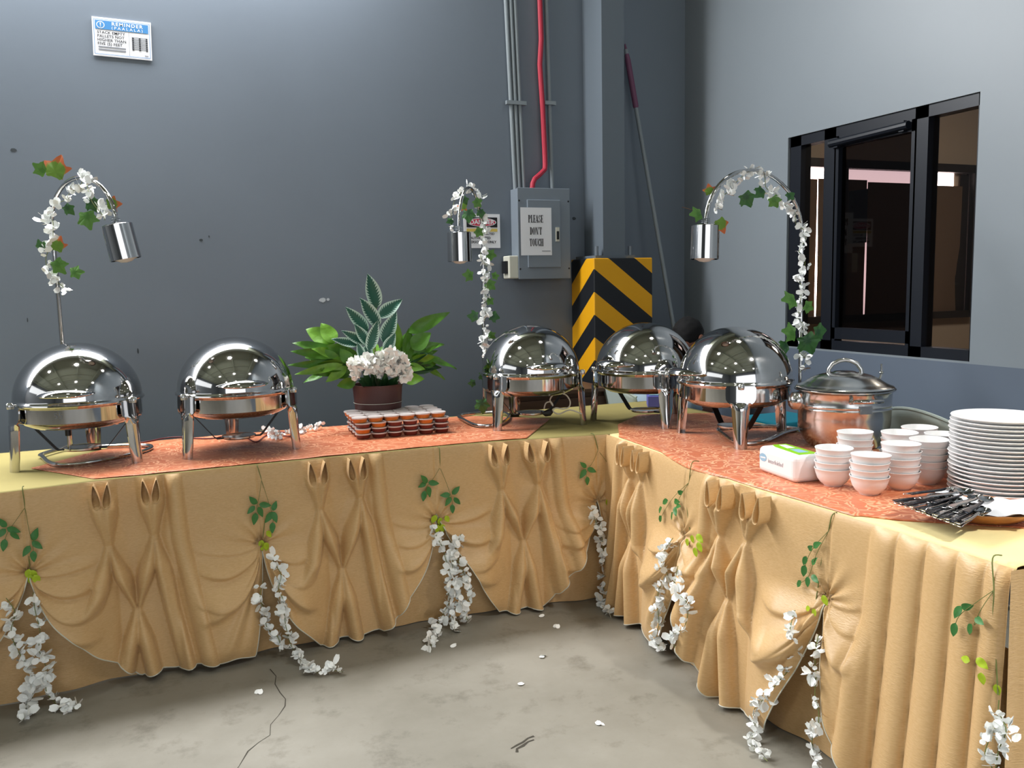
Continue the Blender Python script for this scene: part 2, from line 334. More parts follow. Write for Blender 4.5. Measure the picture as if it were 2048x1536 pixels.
# ------------------------------------------------------------------ the room
XW = 3.327
struct('floor', MB().box((-2.8, -2, -0.05), (12.6, 14.3, 0.1)), M_floor)
bk = struct('wall_back', MB().box((-2.76, 5.075, 1.63), (12.48, 0.15, 3.26)).box((-2.76, 5.075, 4.74), (12.48, 0.15, 1.52)).box((2.35, 5.075, 3.62), (2.0, 0.15, 0.72)), M_wall)
for x in (-7.5, -6, -4.5, -3, -1.5, 0.0): struct('eave_post', MB().box((x, 5.075, 3.62), (0.05, 0.1, 0.72)), M_column, bk)
WY0, WY1, WZ0, WZ1 = 2.755, 3.975, 1.035, 2.2
struct('wall_right', MB().box((XW + .04, -2.02, WZ0 / 2), (.08, 14.04, WZ0)).box((XW + .04, -2.02, (WZ1 + 5.5) / 2), (.08, 14.04, 5.5 - WZ1))
       .box((XW + .04, (WY1 + 5) / 2, (WZ0 + WZ1) / 2), (.08, 5 - WY1, WZ1 - WZ0)).box((XW + .04, (WY0 - 9.04) / 2, (WZ0 + WZ1) / 2), (.08, WY0 + 9.04, WZ1 - WZ0)), M_rwall)
struct('wall_left', MB().box((-9.0, -2, 2.75), (.15, 14.3, 5.5)), M_rear)
struct('wall_front', MB().box((-7.1, -8.1, 2.75), (3.9, .15, 5.5)).box((3.3, -8.1, 2.75), (.2, .15, 5.5)).box((-1.0, -8.1, 4.85), (8.4, .15, 1.3)), M_rear)
ce = struct('ceiling', MB().box((-2.8, -2.35, 5.55), (12.6, 13.6, 0.1)).box((-2.8, 4.48, 4.7), (12.3, .04, 1.7)).box((-2.8, 4.76, 3.9), (12.3, .6, .06)), M_ceil)
for i in range(9): struct('purlin', MB().box((-2.8, 3.9 - 1.4 * i, 5.44), (12.4, .07, .12)), M_ceil, ce)
for i in range(5): struct('rafter', MB().box((-7.9 + 2.6 * i, -2, 5.3), (.12, 14, .22)), M_ceil, ce)

# inner room behind the window
struct('wall_inner', MB().box((6.2, 5.7, 1.5), (5.6, .12, 3.0)).box((8.6, 3, 1.5), (.12, 5.4, 3.0)).box((6.2, .5, 1.5), (5.6, .12, 3.0)), M_room)
struct('ceiling_inner', MB().box((6.1, 3.1, 3.03), (5.2, 5.3, .06)), M_room)
struct('floor_inner', MB().box((6.1, 3.1, -.05), (5.2, 5.3, .1)), M_room)
IY = 5.64
iw = bpy.data.objects.new('window_2', None); COL.objects.link(iw); iw['kind'] = 'structure'
ix0, ix1, iz0, iz1 = 4.5, 6.72, 1.075, 2.345
fr = MB().box(((ix0 + ix1) / 2, IY - .03, iz0), (ix1 - ix0 + .08, .1, .06)).box(((ix0 + ix1) / 2, IY - .03, iz1 - .01), (ix1 - ix0 + .08, .1, .07)).box((ix0, IY - .03, (iz0 + iz1) / 2), (.06, .1, iz1 - iz0)).box((ix1, IY - .03, (iz0 + iz1) / 2), (.06, .1, iz1 - iz0)).box((5.28, IY - .02, 1.7), (.04, .06, 1.2))
struct('window_frame', fr, M_brownf, iw)
struct('bright_gap', MB().box((5.55, IY - .005, (iz0 + iz1) / 2), (1.94, .01, iz1 - iz0 - .06)), M_daylight, iw)
for xa, xb, zt in ((4.53, 4.992, 2.21), (5.0, 5.512, 2.215), (5.52, 6.1, 2.20), (6.10, 6.60, 2.19)):
    V = np.array([[(xa + (xb - xa) * u, IY - .035 - .012 * math.sin(9 * u + 3 * v) * v, zt + (iz0 + .03 - zt) * v) for u in np.linspace(0, 1, 7)] for v in np.linspace(0, 1, 9)])
    struct('blind', MB().grid(V), M_blind, iw, smooth=True)
V = np.array([[(6.58 + .1 * u - .035 * math.sin(PI * v) * (1 - u), IY - .03, 2.29 + (iz0 + .03 - 2.29) * v) for u in np.linspace(0, 1, 4)] for v in np.linspace(0, 1, 12)])
struct('blind', MB().grid(V), M_brownf, iw, smooth=True)
area('inner_room_lamp', (5.6, 3.4, 2.9), (0, .35, -1), 1.0, .5, 26, (1.0, .92, .8))

# window in the right wall
wn = bpy.data.objects.new('window_1', None); COL.objects.link(wn); wn['kind'] = 'structure'
X = XW + .045; zc = (WZ0 + WZ1) / 2; H = WZ1 - WZ0
def vbar(y0, y1, z0=WZ0, z1=WZ1, x=X, t=.07, nm='window_frame'): return struct(nm, MB().box((x, (y0 + y1) / 2, (z0 + z1) / 2), (t, abs(y1 - y0), z1 - z0)), M_frame, wn)
vbar(3.965, 3.88); vbar(2.768, 2.755)
vbar(3.70, 3.615, nm='mullion'); vbar(3.105, 3.03, nm='mullion')
struct('window_frame', MB().box((X, 3.365, WZ1 - .0275), (.07, 1.22, .055)), M_frame, wn)
struct('window_frame', MB().box((X, 3.365, WZ0 + .025), (.07, 1.22, .05)), M_frame, wn)
struct('pane', MB().box((X, 3.79, zc), (.006, .19, H - .1)), M_glass, wn)
struct('pane', MB().box((X, 2.90, zc), (.006, .27, H - .1)), M_glass, wn)
sash = struct('sash', MB().box((X - .01, 3.36, WZ0 + .09), (.05, .52, .06)).box((X - .01, 3.36, WZ1 - .08), (.05, .52, .05)).box((X - .01, 3.61, zc), (.05, .03, H - .1)).box((X - .01, 3.11, zc), (.05, .03, H - .1)), M_frame, wn)
struct('pane', MB().box((X - .005, 3.36, zc), (.006, .50, H - .14)), M_tint, wn)
struct('notice_sheet', MB().box((X + .012, 3.50, 1.73), (.002, .13, .27)), M_conduit, wn)
struct('closer_bar', MB().tube([(X - .05, 3.64, 2.115), (X - .05, 3.13, 2.125)], .02, 10).box((X - .03, 3.6, 2.115), (.05, .03, .05)).box((X - .03, 3.17, 2.125), (.05, .03, .05)), M_frame, wn)

# column on its striped pedestal
co = struct('column', MB().box((2.648, 4.877, 3.53), (.153, .254, 3.94)), M_column)
def _hazard(nt, b, N, L):
    g = N('ShaderNodeNewGeometry'); sx = N('ShaderNodeSeparateXYZ'); L(g.outputs['Position'], sx.inputs[0])
    def m(op, a, bb):
        n = N('ShaderNodeMath'); n.operation = op
        for k, q in enumerate((a, bb)):
            if q is None: continue
            if isinstance(q, (int, float)): n.inputs[k].default_value = q
            else: L(q, n.inputs[k])
        return n.outputs[0]
    d = m('ADD', m('ABSOLUTE', m('SUBTRACT', sx.outputs['X'], 2.474), None), m('ABSOLUTE', m('SUBTRACT', sx.outputs['Y'], 4.69), None))
    t = m('FRACT', m('DIVIDE', m('SUBTRACT', m('ADD', sx.outputs['Z'], m('MULTIPLY', d, .76)), 1.503 - .278 * 8), .278), None)
    k = m('LESS_THAN', t, .5)
    mx = N('ShaderNodeMix'); mx.data_type = 'RGBA'; L(k, mx.inputs['Factor']); mx.inputs['A'].default_value = lin((20, 24, 30)); mx.inputs['B'].default_value = lin((236, 170, 10)); L(mx.outputs['Result'], b.inputs['Base Color']); b.inputs['Roughness'].default_value = .5
M_haz = node_mat('hazard_stripes', _hazard)
t = MB().box((2.68, 4.845, .783), (.412, .31, 1.566)).obj('column_pedestal', M_haz, smooth=False); bevel(t, .006)
tag(t, 'concrete column pedestal painted with yellow and black hazard chevrons', 'pedestal')
bp = MB().box((2.648, 4.877, 1.575), (.28, .29, .018)).obj('base_plate', M_column, t, False)
for x, y in ((2.53, 4.76), (2.765, 4.76)): MB().lathe([(0, 1.64), (.012, 1.64), (.012, 1.584)], 8, (x, y, 0)).obj('anchor_bolt', M_column, t)

# pole leaning in the corner
A = Vector(at_y(1250, 88, 4.975)); B = Vector(at_y(1345, 640, 4.74)); d = (B - A); E_ = A + d * (A.z - .012) / (A.z - B.z)
pt = thing('broom_handle', 'long grey metal pole with maroon grip leaning in the corner beside the column', 'pole', (E_.x, E_.y, 0))
rel = lambda p: tuple(Vector(p) - Vector((E_.x, E_.y, 0)))
MB().tube([rel(A + d * .02), rel(E_)], .0135, 12).obj('pole', M_conduit, pt)
MB().tube([rel(A + d * .0), rel(A + d * .03), rel(A + d * .06), rel(A + d * .225), rel(A + d * .23)], [.004, .012, .0185, .0185, .014], 12).obj('grip', M_grip, pt)

# conduits and the breaker panel
def conduit(name, label, pts, r, m, group=None):
    o = MB().tube(pts, r, 10).obj(name, m); return tag(o, label, 'conduit', group)
g0 = 'conduits running up the wall above the breaker panel'
c1 = conduit('conduit', 'thin grey conduit, outermost of the three beside each other above the panel', [(2.045, 4.982, 3.26), (2.088, 4.982, 1.99)], .0125, M_conduit, g0)
conduit('conduit', 'thin grey conduit, in the middle of the three close together above the panel', [(2.076, 4.982, 3.26), (2.114, 4.982, 1.99)], .0125, M_conduit, g0)
conduit('conduit', 'thin grey conduit of the close three, the one nearest the red hose', [(2.104, 4.982, 3.26), (2.145, 4.982, 1.99)], .0125, M_conduit, g0)
conduit('conduit', 'single grey conduit running up just beyond the red hose', [(2.315, 4.982, 3.26), (2.34, 4.982, 1.99)], .0125, M_conduit, g0)
conduit('conduit_hose', 'red flexible conduit bending into the top of the breaker panel', [(2.268, 4.975, 3.26), (2.274, 4.97, 2.9), (2.262, 4.97, 2.75), (2.276, 4.97, 2.5), (2.283, 4.965, 2.25), (2.283, 4.96, 2.15), (2.275, 4.95, 2.12), (2.24, 4.94, 2.09), (2.2, 4.935, 2.06), (2.183, 4.93, 2.03), (2.178, 4.93, 1.99)], .0155, M_red)
MB().box((2.1, 4.972, 2.513), (.13, .025, .022)).obj('strap', M_conduit, c1, False)
MB().box((2.326, 4.972, 2.525), (.075, .025, .022)).obj('strap', M_conduit, c1, False)
pn = thing('breaker_panel', 'grey steel breaker panel on the back wall under the conduits', 'electrical panel', (2.232, 4.94, 1.45))
bevel(MB().box((0, .0, .273), (.34, .12, .545)).obj('box', M_steelgrey, pn, False), .004)
bevel(MB().box((0, -.062, .273), (.352, .006, .55)).obj('cover', M_steelgrey, pn, False), .003)
bevel(MB().box((-.005, -.070, .272), (.222, .012, .41)).obj('door', M_steelgrey, pn, False), .004)
lt = MB().box((.082, -.079, .268), (.024, .006, .085)).obj('latch', M_beige, pn, False)
MB().box((.082, -.084, .262), (.014, .006, .05)).obj('latch_slot', M_dark, lt, False)
for x in (-.165, .165):
    for z in (.06, .47): MB().lathe([(0, .004), (.005, .003), (.006, 0)], 8, M=Matrix.Translation((x, -.065, z)) @ Matrix.Rotation(PI / 2, 4, 'X')).obj('screw', M_dark, pn)
sb = thing('switch_box', 'small beige switch box on the wall beside the breaker panel', 'switch box', (2.022, 4.93, 1.452))
bevel(MB().box((.005, 0, .07), (.062, .1, .138)).obj('housing', M_beige, sb, False), .006)
MB().box((-.034, 0, .07), (.018, .06, .075)).obj('rocker', M_dark, sb, False)

# notices.  condensed poster lettering, built from stems, hairlines and bowls
def ring(cx, cy, rx, ry, ix, iy, a0, a1, n=14):
    o = [(cx + rx * math.cos(a), cy + ry * math.sin(a)) for a in np.linspace(a0, a1, n)]; i = [(cx + ix * math.cos(a), cy + iy * math.sin(a)) for a in np.linspace(a0, a1, n)]
    return [[o[k], o[k + 1], i[k + 1], i[k]] for k in range(n - 1)]
def R4(x0, y0, x1, y1): return [[(x0, y0), (x1, y0), (x1, y1), (x0, y1)]]
def stem(x, w=.16): return R4(x, 0, x + w, 1) + R4(x - .04, 0, x + w + .04, .065) + R4(x - .04, .935, x + w + .04, 1)
GL = {
 'P': (.46, stem(.05) + ring(.21, .73, .22, .27, .07, .235, -PI / 2, PI / 2)), 'L': (.42, stem(.05) + R4(.2, 0, .38, .065) + [[(.38, 0), (.40, 0), (.40, .32), (.33, .03)]]),
 'E': (.42, stem(.05) + R4(.2, 0, .38, .065) + R4(.2, .935, .38, 1) + R4(.2, .465, .3, .535) + R4(.28, .36, .31, .64) + [[(.38, 0), (.40, 0), (.40, .3), (.35, .03)], [(.40, 1), (.38, 1), (.35, .97), (.40, .7)]]),
 'A': (.5, [[(.02, 0), (.09, 0), (.26, .95), (.2, 1)], [(.30, 0), (.48, 0), (.30, 1), (.20, 1)]] + R4(.1, .26, .36, .33) + R4(0, 0, .14, .06) + R4(.26, 0, .5, .06)),
 'S': (.42, ring(.2, .74, .17, .26, .05, .22, .1, PI * 1.5) + ring(.2, .26, .17, .26, .05, .22, -PI * .95, PI * .5) + [[(.08, .62), (.2, .48), (.34, .3), (.22, .55)]] + R4(.32, .68, .36, .98) + R4(.03, .02, .06, .3)),
 'D': (.48, stem(.05) + ring(.2, .5, .25, .5, .09, .46, -PI / 2, PI / 2)), 'O': (.48, ring(.24, .5, .22, .51, .07, .47, 0, 2 * PI, 24)),
 'N': (.54, R4(.06, 0, .12, 1) + R4(.41, 0, .47, 1) + [[(.05, 1), (.2, 1), (.46, 0), (.36, 0)]] + R4(0, 0, .17, .03) + R4(.35, .97, .52, 1) + R4(0, .97, .2, 1)),
 "'": (.16, [[(.02, 1), (.13, 1), (.09, .7), (.06, .7)]]), 'T': (.46, stem(.15) + R4(.0, .935, .46, 1) + [[(.0, 1), (.0, .68), (.03, .68), (.09, 1)], [(.46, 1), (.37, 1), (.43, .68), (.46, .68)]]),
 'U': (.5, R4(.05, .25, .2, 1) + R4(.39, .25, .45, 1) + R4(0, .935, .25, 1) + R4(.33, .935, .5, 1) + ring(.24, .26, .19, .26, .05, .22, PI, 2 * PI)),
 'C': (.46, ring(.24, .5, .21, .51, .06, .47, .5, 2 * PI - .5, 20) + R4(.38, .66, .42, .99) + R4(.38, .01, .42, .34)), 'H': (.54, stem(.04) + stem(.34) + R4(.18, .48, .36, .52))}
def poster(mb, txt, h, sx, cx, cy, place, mi):
    wd = sum(GL[c][0] for c in txt) * h * sx; x = cx - wd / 2
    for c in txt:
        for q in GL[c][1]: mb.add([place(x + p[0] * h * sx, cy + (p[1] - .5) * h, .0006) for p in q], [tuple(range(len(q)))], mi)
        x += GL[c][0] * h * sx
pa = thing('warning_sheet', 'white sheet saying please don\'t touch, taped on the breaker panel door', 'notice', (2.171, 4.861, 1.735))
MB().box((0, 0, 0), (.206, .001, .287)).obj('sheet', M_white, pa, False)
pl = lambda x, y, h: (x, -.0008 - h, y)
mb = MB(); poster(mb, 'PLEASE', .045, .84, -.003, .076, pl, 0); poster(mb, "DON'T", .045, .84, -.003, .003, pl, 0); poster(mb, 'TOUCH', .045, .84, .0, -.066, pl, 0)
mb.obj('lettering', M_ink, pa, False)
MB().box((.065, -.001, -.118), (.058, .0006, .004)).obj('small_print', M_greyink, pa, False)

dg = thing('danger_sign', 'white danger sign with red oval on the wall behind the middle heat lamp', 'sign', (1.868, 4.995, 1.745))
MB().box((0, 0, 0), (.236, .004, .205)).obj('board', M_white, dg, False)
pl = lambda x, y, h: (x, -.003 - h, y)
MB().prism([(-.10, .022), (.10, .022), (.10, .082), (-.10, .082)], .0006, place=pl).obj('header', M_ink, dg, False)
el = lambda rx, ry, cx=0, cy=0, n=28: [(cx + rx * math.cos(a), cy + ry * math.sin(a)) for a in np.linspace(0, 2 * PI, n, endpoint=False)]
mb = MB().prism(el(.093, .026, 0, .052), .0012, 0, pl).prism(el(.088, .022, 0, .052), .0016, 1, pl); text_mb(mb, 'DANGER', .036, lambda x, y, h: pl(x, y + .052, .0019), 2, sx=1.1, offset=.001)
mb.obj('oval', [M_white, M_redink, M_white], dg, False)
mb = MB().prism([(-.1, -.004), (.1, -.004), (.1, .014), (-.1, .014)], .0006, 0, pl)
text_mb(mb, 'RESTRICTED', .018, lambda x, y, h: pl(x + .03, y - .018, .001), 1, offset=.0004); text_mb(mb, 'AUTHORIZED', .021, lambda x, y, h: pl(x - .012, y - .043, .001), 1, offset=.0006); text_mb(mb, 'PERSONNEL ONLY', .021, lambda x, y, h: pl(x + .002, y - .067, .001), 1, offset=.0006)
mb.obj('lettering', [M_yelink, M_ink], dg, False)

rm = thing('reminder_sign', 'white and blue reminder sign about stacking pallets, high on the back wall', 'sign', (-.074, 4.995, 2.709))
rm.rotation_euler = (0, math.radians(1.4), 0)
MB().box((0, 0, 0), (.276, .004, .19)).obj('board', M_white, rm, False)
mb = MB()
for r_ in ((-.131, .131, .084, .086), (-.131, .131, -.086, -.084)): mb.prism([(r_[0], r_[2]), (r_[1], r_[2]), (r_[1], r_[3]), (r_[0], r_[3])], .0004, 0, pl)
for x in (-.131, .129): mb.prism([(x, -.086), (x + .002, -.086), (x + .002, .086), (x, .086)], .0004, 0, pl)
mb.prism([(-.124, .037), (.124, .037), (.124, .079), (-.124, .079)], .0006, 0, pl)
mb.prism(el(.019, .0175, -.099, .058), .001, 1, pl).prism(el(.0155, .014, -.099, .058), .0013, 0, pl).prism([(-.101, .056), (-.097, .056), (-.096, .068), (-.102, .068)], .0016, 1, pl).prism(el(.0022, .0022, -.099, .051), .0016, 1, pl)
text_mb(mb, 'REMINDER', .023, lambda x, y, h: pl(x + .025, y + .0665, .001), 1, sx=1.12, spacing=1.25, offset=.0005); text_mb(mb, '(PAALALA)', .02, lambda x, y, h: pl(x + .025, y + .047, .001), 1, sx=1.12, spacing=1.45)
for i, s_ in enumerate(('STACK EMPTY', 'PALLETS NOT', 'HIGHER THAN', 'FIVE (5) FEET')): text_mb(mb, s_, .0185, lambda x, y, h: pl(x - .116, y + .021 - .0185 * i, .001), 2, align='LEFT', sx=1.05, offset=.0004, spacing=1.06)
for i in range(2): mb.prism([(-.113, -.052 - .013 * i), (.015, -.052 - .013 * i), (.015, -.047 - .013 * i), (-.113, -.047 - .013 * i)], .0006, 3, pl)
mb.prism([(.031, -.082), (.0325, -.082), (.0325, .034), (.031, .034)], .0006, 3, pl)
for k in range(7):
    z = .010 - .0094 * k; mb.prism([(.044, z), (.119, z), (.119, z + .0028), (.044, z + .0028)], .0006, 3, pl)
    for x in (.046, .078, .111): mb.prism([(x, z - .0062), (x + .008, z - .0062), (x + .008, z), (x, z)], .0008, 2, pl)
mb.prism([(.103, -.077), (.121, -.077), (.121, -.0735), (.103, -.0735)], .0006, 3, pl)
mb.obj('print', [M_blueink, M_white, M_ink, M_greyink], rm, False)

# marks on the wall and the floor
def decal(name, pts, m, parent, n=9, r=.01, plane='y'):
    for (c, rr, el_) in pts:
        poly = [(rr * (1 + .35 * rng.rand()) * math.cos(a) * el_, rr * (1 + .35 * rng.rand()) * math.sin(a)) for a in np.linspace(0, 2 * PI, n, endpoint=False)]
        if plane == 'y': pf = lambda x, y, h, c=c: (c[0] + x, 5.0 - .0006 - h * .5, c[2] + y)
        else: pf = lambda x, y, h, c=c: (c[0] + x, c[1] + y, .0006 + h * .5)
        o = MB().prism(poly, .001, place=pf).obj(name, m, parent, False); o['kind'] = 'structure'
W5 = lambda x, y: at_y(x, y, 5.0)
decal('paint_chip', [(W5(645, 600), .011, 1.6), (W5(656, 599), .007, 1.0), (W5(1150, 702), .006, 1.2)], M_chip, bk)
decal('scuff', [(W5(27, 300), .007, 1.8), (W5(402, 480), .006, 1.4), (W5(418, 473), .005, .6), (W5(276, 702), .012, .35), (W5(55, 640), .01, .2), (W5(1148, 437), .009, 1.3)], M_scuff, bk)
fl = bpy.data.objects['floor']
def ribbon(pts, wd, m, name, parent):
    P = [np.array(p) for p in pts]; V = []
    for i, p in enumerate(P):
        t_ = P[min(i + 1, len(P) - 1)] - P[max(i - 1, 0)]; nrm = np.array([-t_[1], t_[0], 0]); nrm /= np.linalg.norm(nrm) + 1e-9; ww = wd * (.4 + rng.rand())
        V.append([p + nrm * ww, p - nrm * ww])
    o = MB().grid(np.array(V)).obj(name, m, parent, False); o['kind'] = 'structure'
CR = [(540, 1338), (552, 1352), (550, 1368), (560, 1385), (571, 1398), (570, 1412), (556, 1432), (541, 1449), (540, 1470), (518, 1484), (496, 1502), (478, 1532), (440, 1580)]
ribbon([at_z(x, y, .0008) for x, y in CR], .0016, M_crack, 'crack', fl)
for off in (0, 12): ribbon([at_z(x, y + off * .6, .0009) for x, y in ((1022 + off, 1497), (1034, 1490), (1046, 1484), (1056, 1476), (1068, 1472))], .005, M_crack, 'crack', fl)
for c, rr in (((1075, 1330), .02), ((1150, 1400), .03), ((1260, 1330), .025)): pass

# lamps hanging from the roof
for i, (x, y) in enumerate(LAMPS):
    nm = ['back', 'middle', 'front'][i // 3] + ' row, ' + ['first', 'second', 'third'][i % 3] + ' from the side wall'
    lp = thing('high_bay_lamp', 'round high bay lamp hanging from the roof, ' + nm, 'ceiling lamp', (x, y, 4.9), group='high bay lamps under the roof')
    MB().lathe([(0, .3), (.06, .3), (.09, .12), (.2, .03), (.205, .0), (.19, 0)], 24).obj('housing', M_dark, lp)
    MB().lathe([(0, .01), (.17, .01)], 24).obj('diffuser', M_lampglow, lp)
    MB().tube([(0, 0, .29), (0, 0, .6)], .008, 6).obj('hanger', M_dark, lp)
    l = bpy.data.lights.new('high_bay_light', 'AREA'); l.shape = 'DISK'; l.size = .34; l.energy = LAMP_POWER[i]; l.color = (1, .98, .95); l.spread = math.radians(95)
    o = bpy.data.objects.new('high_bay_light', l); COL.objects.link(o); o.location = (x, y, 4.895)

# ------------------------------------------------------------------ tables, cloths
TZ = .75
def yF(x): return np.interp(x, [-1.15, -.53, -.24, .06, .56, 1.0, 1.3, 1.62, 1.86, 2.6], [3.30, 3.335, 3.385, 3.395, 3.412, 3.418, 3.415, 3.375, 3.335, 3.33])
def xF(y): return np.interp(y, [1.0, 1.33, 1.67, 1.84, 2.04, 2.23, 2.45, 2.62, 2.86, 3.1, 3.25, 3.6], [1.797, 1.794, 1.79, 1.782, 1.772, 1.757, 1.758, 1.768, 1.806, 1.82, 1.825, 1.83])
def table(name, label, x0, x1, y0, y1):
    t = thing(name, label, 'table', ((x0 + x1) / 2, (y0 + y1) / 2, 0)); w_, d_ = x1 - x0, y1 - y0
    bevel(MB().box((0, 0, .73), (w_, d_, .03)).obj('table_top', M_wood, t, False), .004)
    for a in (-1, 1):
        for b_ in (-1, 1): MB().tube([(a * (w_ / 2 - .12), b_ * (d_ / 2 - .08), 0), (a * (w_ / 2 - .12), b_ * (d_ / 2 - .08), .716)], .014, 8).obj('leg', M_conduit, t)
    return t
table('buffet_table', 'long buffet table against the back wall, under a yellow cloth and gold skirt', -1.12, 1.80, 3.43, 4.155)
table('buffet_table', 'buffet table under the window carrying the pot and plates, gold skirt along its front', 1.845, 2.56, 1.37, 4.12)
def edge_cloth(name, label, rows, m, drop, rim):
    # rows: list of (list of points across), all same length, plus a small lip over the open edges
    V = np.array(rows); o = MB().grid(V).obj(name, m, None, True, 60); s_ = o.modifiers.new('cloth', 'SOLIDIFY'); s_.thickness = .0015; s_.offset = 1
    return tag(o, label, 'tablecloth')
xs = np.linspace(-1.14, 2.575, 110)
rows = []
for x in xs:
    y0 = float(yF(x)) if x < 1.83 else 3.325; y1 = 4.165
    yy = [y0 - .006, y0 - .005, y0 - .001] + list(np.linspace(y0 + .012, y1, 16)) + [y1 + .006, y1 + .007]
    zz = [TZ - .03, TZ - .008, TZ - .001] + [TZ] * 16 + [TZ - .01, TZ - .16]
    rows.append([(x, y, z) for y, z in zip(yy, zz)])
edge_cloth('yellow_tablecloth', 'yellow cloth covering the long table by the back wall', rows, M_cover, 0, 0)
rows = []
for y in list(np.linspace(1.335, 3.32, 70)):
    x0 = float(xF(y)) if y < 3.33 else 1.832; x1 = 2.575
    a = [x0 - .006, x0 - .005, x0 - .001] if y < 3.33 else [x0, x0, x0]
    zz = ([TZ - .03, TZ - .008, TZ - .001] if y < 3.33 else [TZ + .0004] * 3) + [TZ + .0004] * 16 + [TZ - .01, TZ - .16]
    rows.append([(x, y, z) for x, z in zip(a + list(np.linspace(x0 + .012, x1, 16)) + [x1 + .006, x1 + .007], zz)])
edge_cloth('yellow_tablecloth', 'yellow cloth over the table by the window, bare at its near end', rows, M_cover2, 0, 0)
def wr(x, y): return .0016 * mnoise.noise((x * 9, y * 9, 0)) + .001 * mnoise.noise((x * 25, y * 25, 3)) + .0026
def runner(label, us, lo, hi, pt, n=40, edge=None):
    rows = []
    for u in us:
        a, b_ = lo(u), hi(u); row = []
        for k in range(n + 1):
            vv = a + (b_ - a) * k / n; p = pt(u, vv); e = edge(u, vv) if edge else 0
            row.append((p[0], p[1], TZ + .001 + wr(p[0], p[1]) - e))
        rows.append(row)
    o = MB().grid(np.array(rows)).obj('orange_overlay', M_orange, None, True, 80); s_ = o.modifiers.new('cloth', 'SOLIDIFY'); s_.thickness = .0012; s_.offset = 1
    return tag(o, label, 'table runner')
lo1 = lambda x: float(np.interp(x, [-.484, -.244, 1.456, 1.769], [3.722, float(yF(-.244)) + .012, float(yF(1.456)) + .002, 3.832]) if (x < -.244 or x > 1.456) else yF(x) + .002 + .012 * max(0, 1 - abs(x + .244) / .15))
hi1 = lambda x: float(np.interp(x, [-.484, -.16, .5, 1.45, 1.769], [3.724, 4.14, 4.15, 4.13, 3.834]))
runner('orange damask overlay lying diagonally on the long table by the back wall', np.linspace(-.484, 1.769, 160), lo1, hi1, lambda u, v: (u, v))
lo2 = lambda y: float(np.interp(y, [1.53, 1.737, 1.817], [2.08, 1.845, float(xF(1.817)) + .004]) if y < 1.817 else (np.interp(y, [3.246, 3.512, 3.725], [float(xF(3.246)) + .004, 1.97, 2.21]) if y > 3.246 else xF(y) - .004 - .014 * max(0, 1 - ((y - 2.62) / .25) ** 2)))
hi2 = lambda y: float(np.interp(y, [1.53, 3.593, 3.725], [2.555, 2.555, 2.22]))
runner('orange damask overlay on the table by the window, under the soup pot and bowls', np.linspace(1.53, 3.725, 150), lo2, hi2, lambda u, v: (v, u), edge=lambda u, v: max(0, min(1, (float(xF(u)) - v) / .02)) * .012 if u < 3.24 else 0)

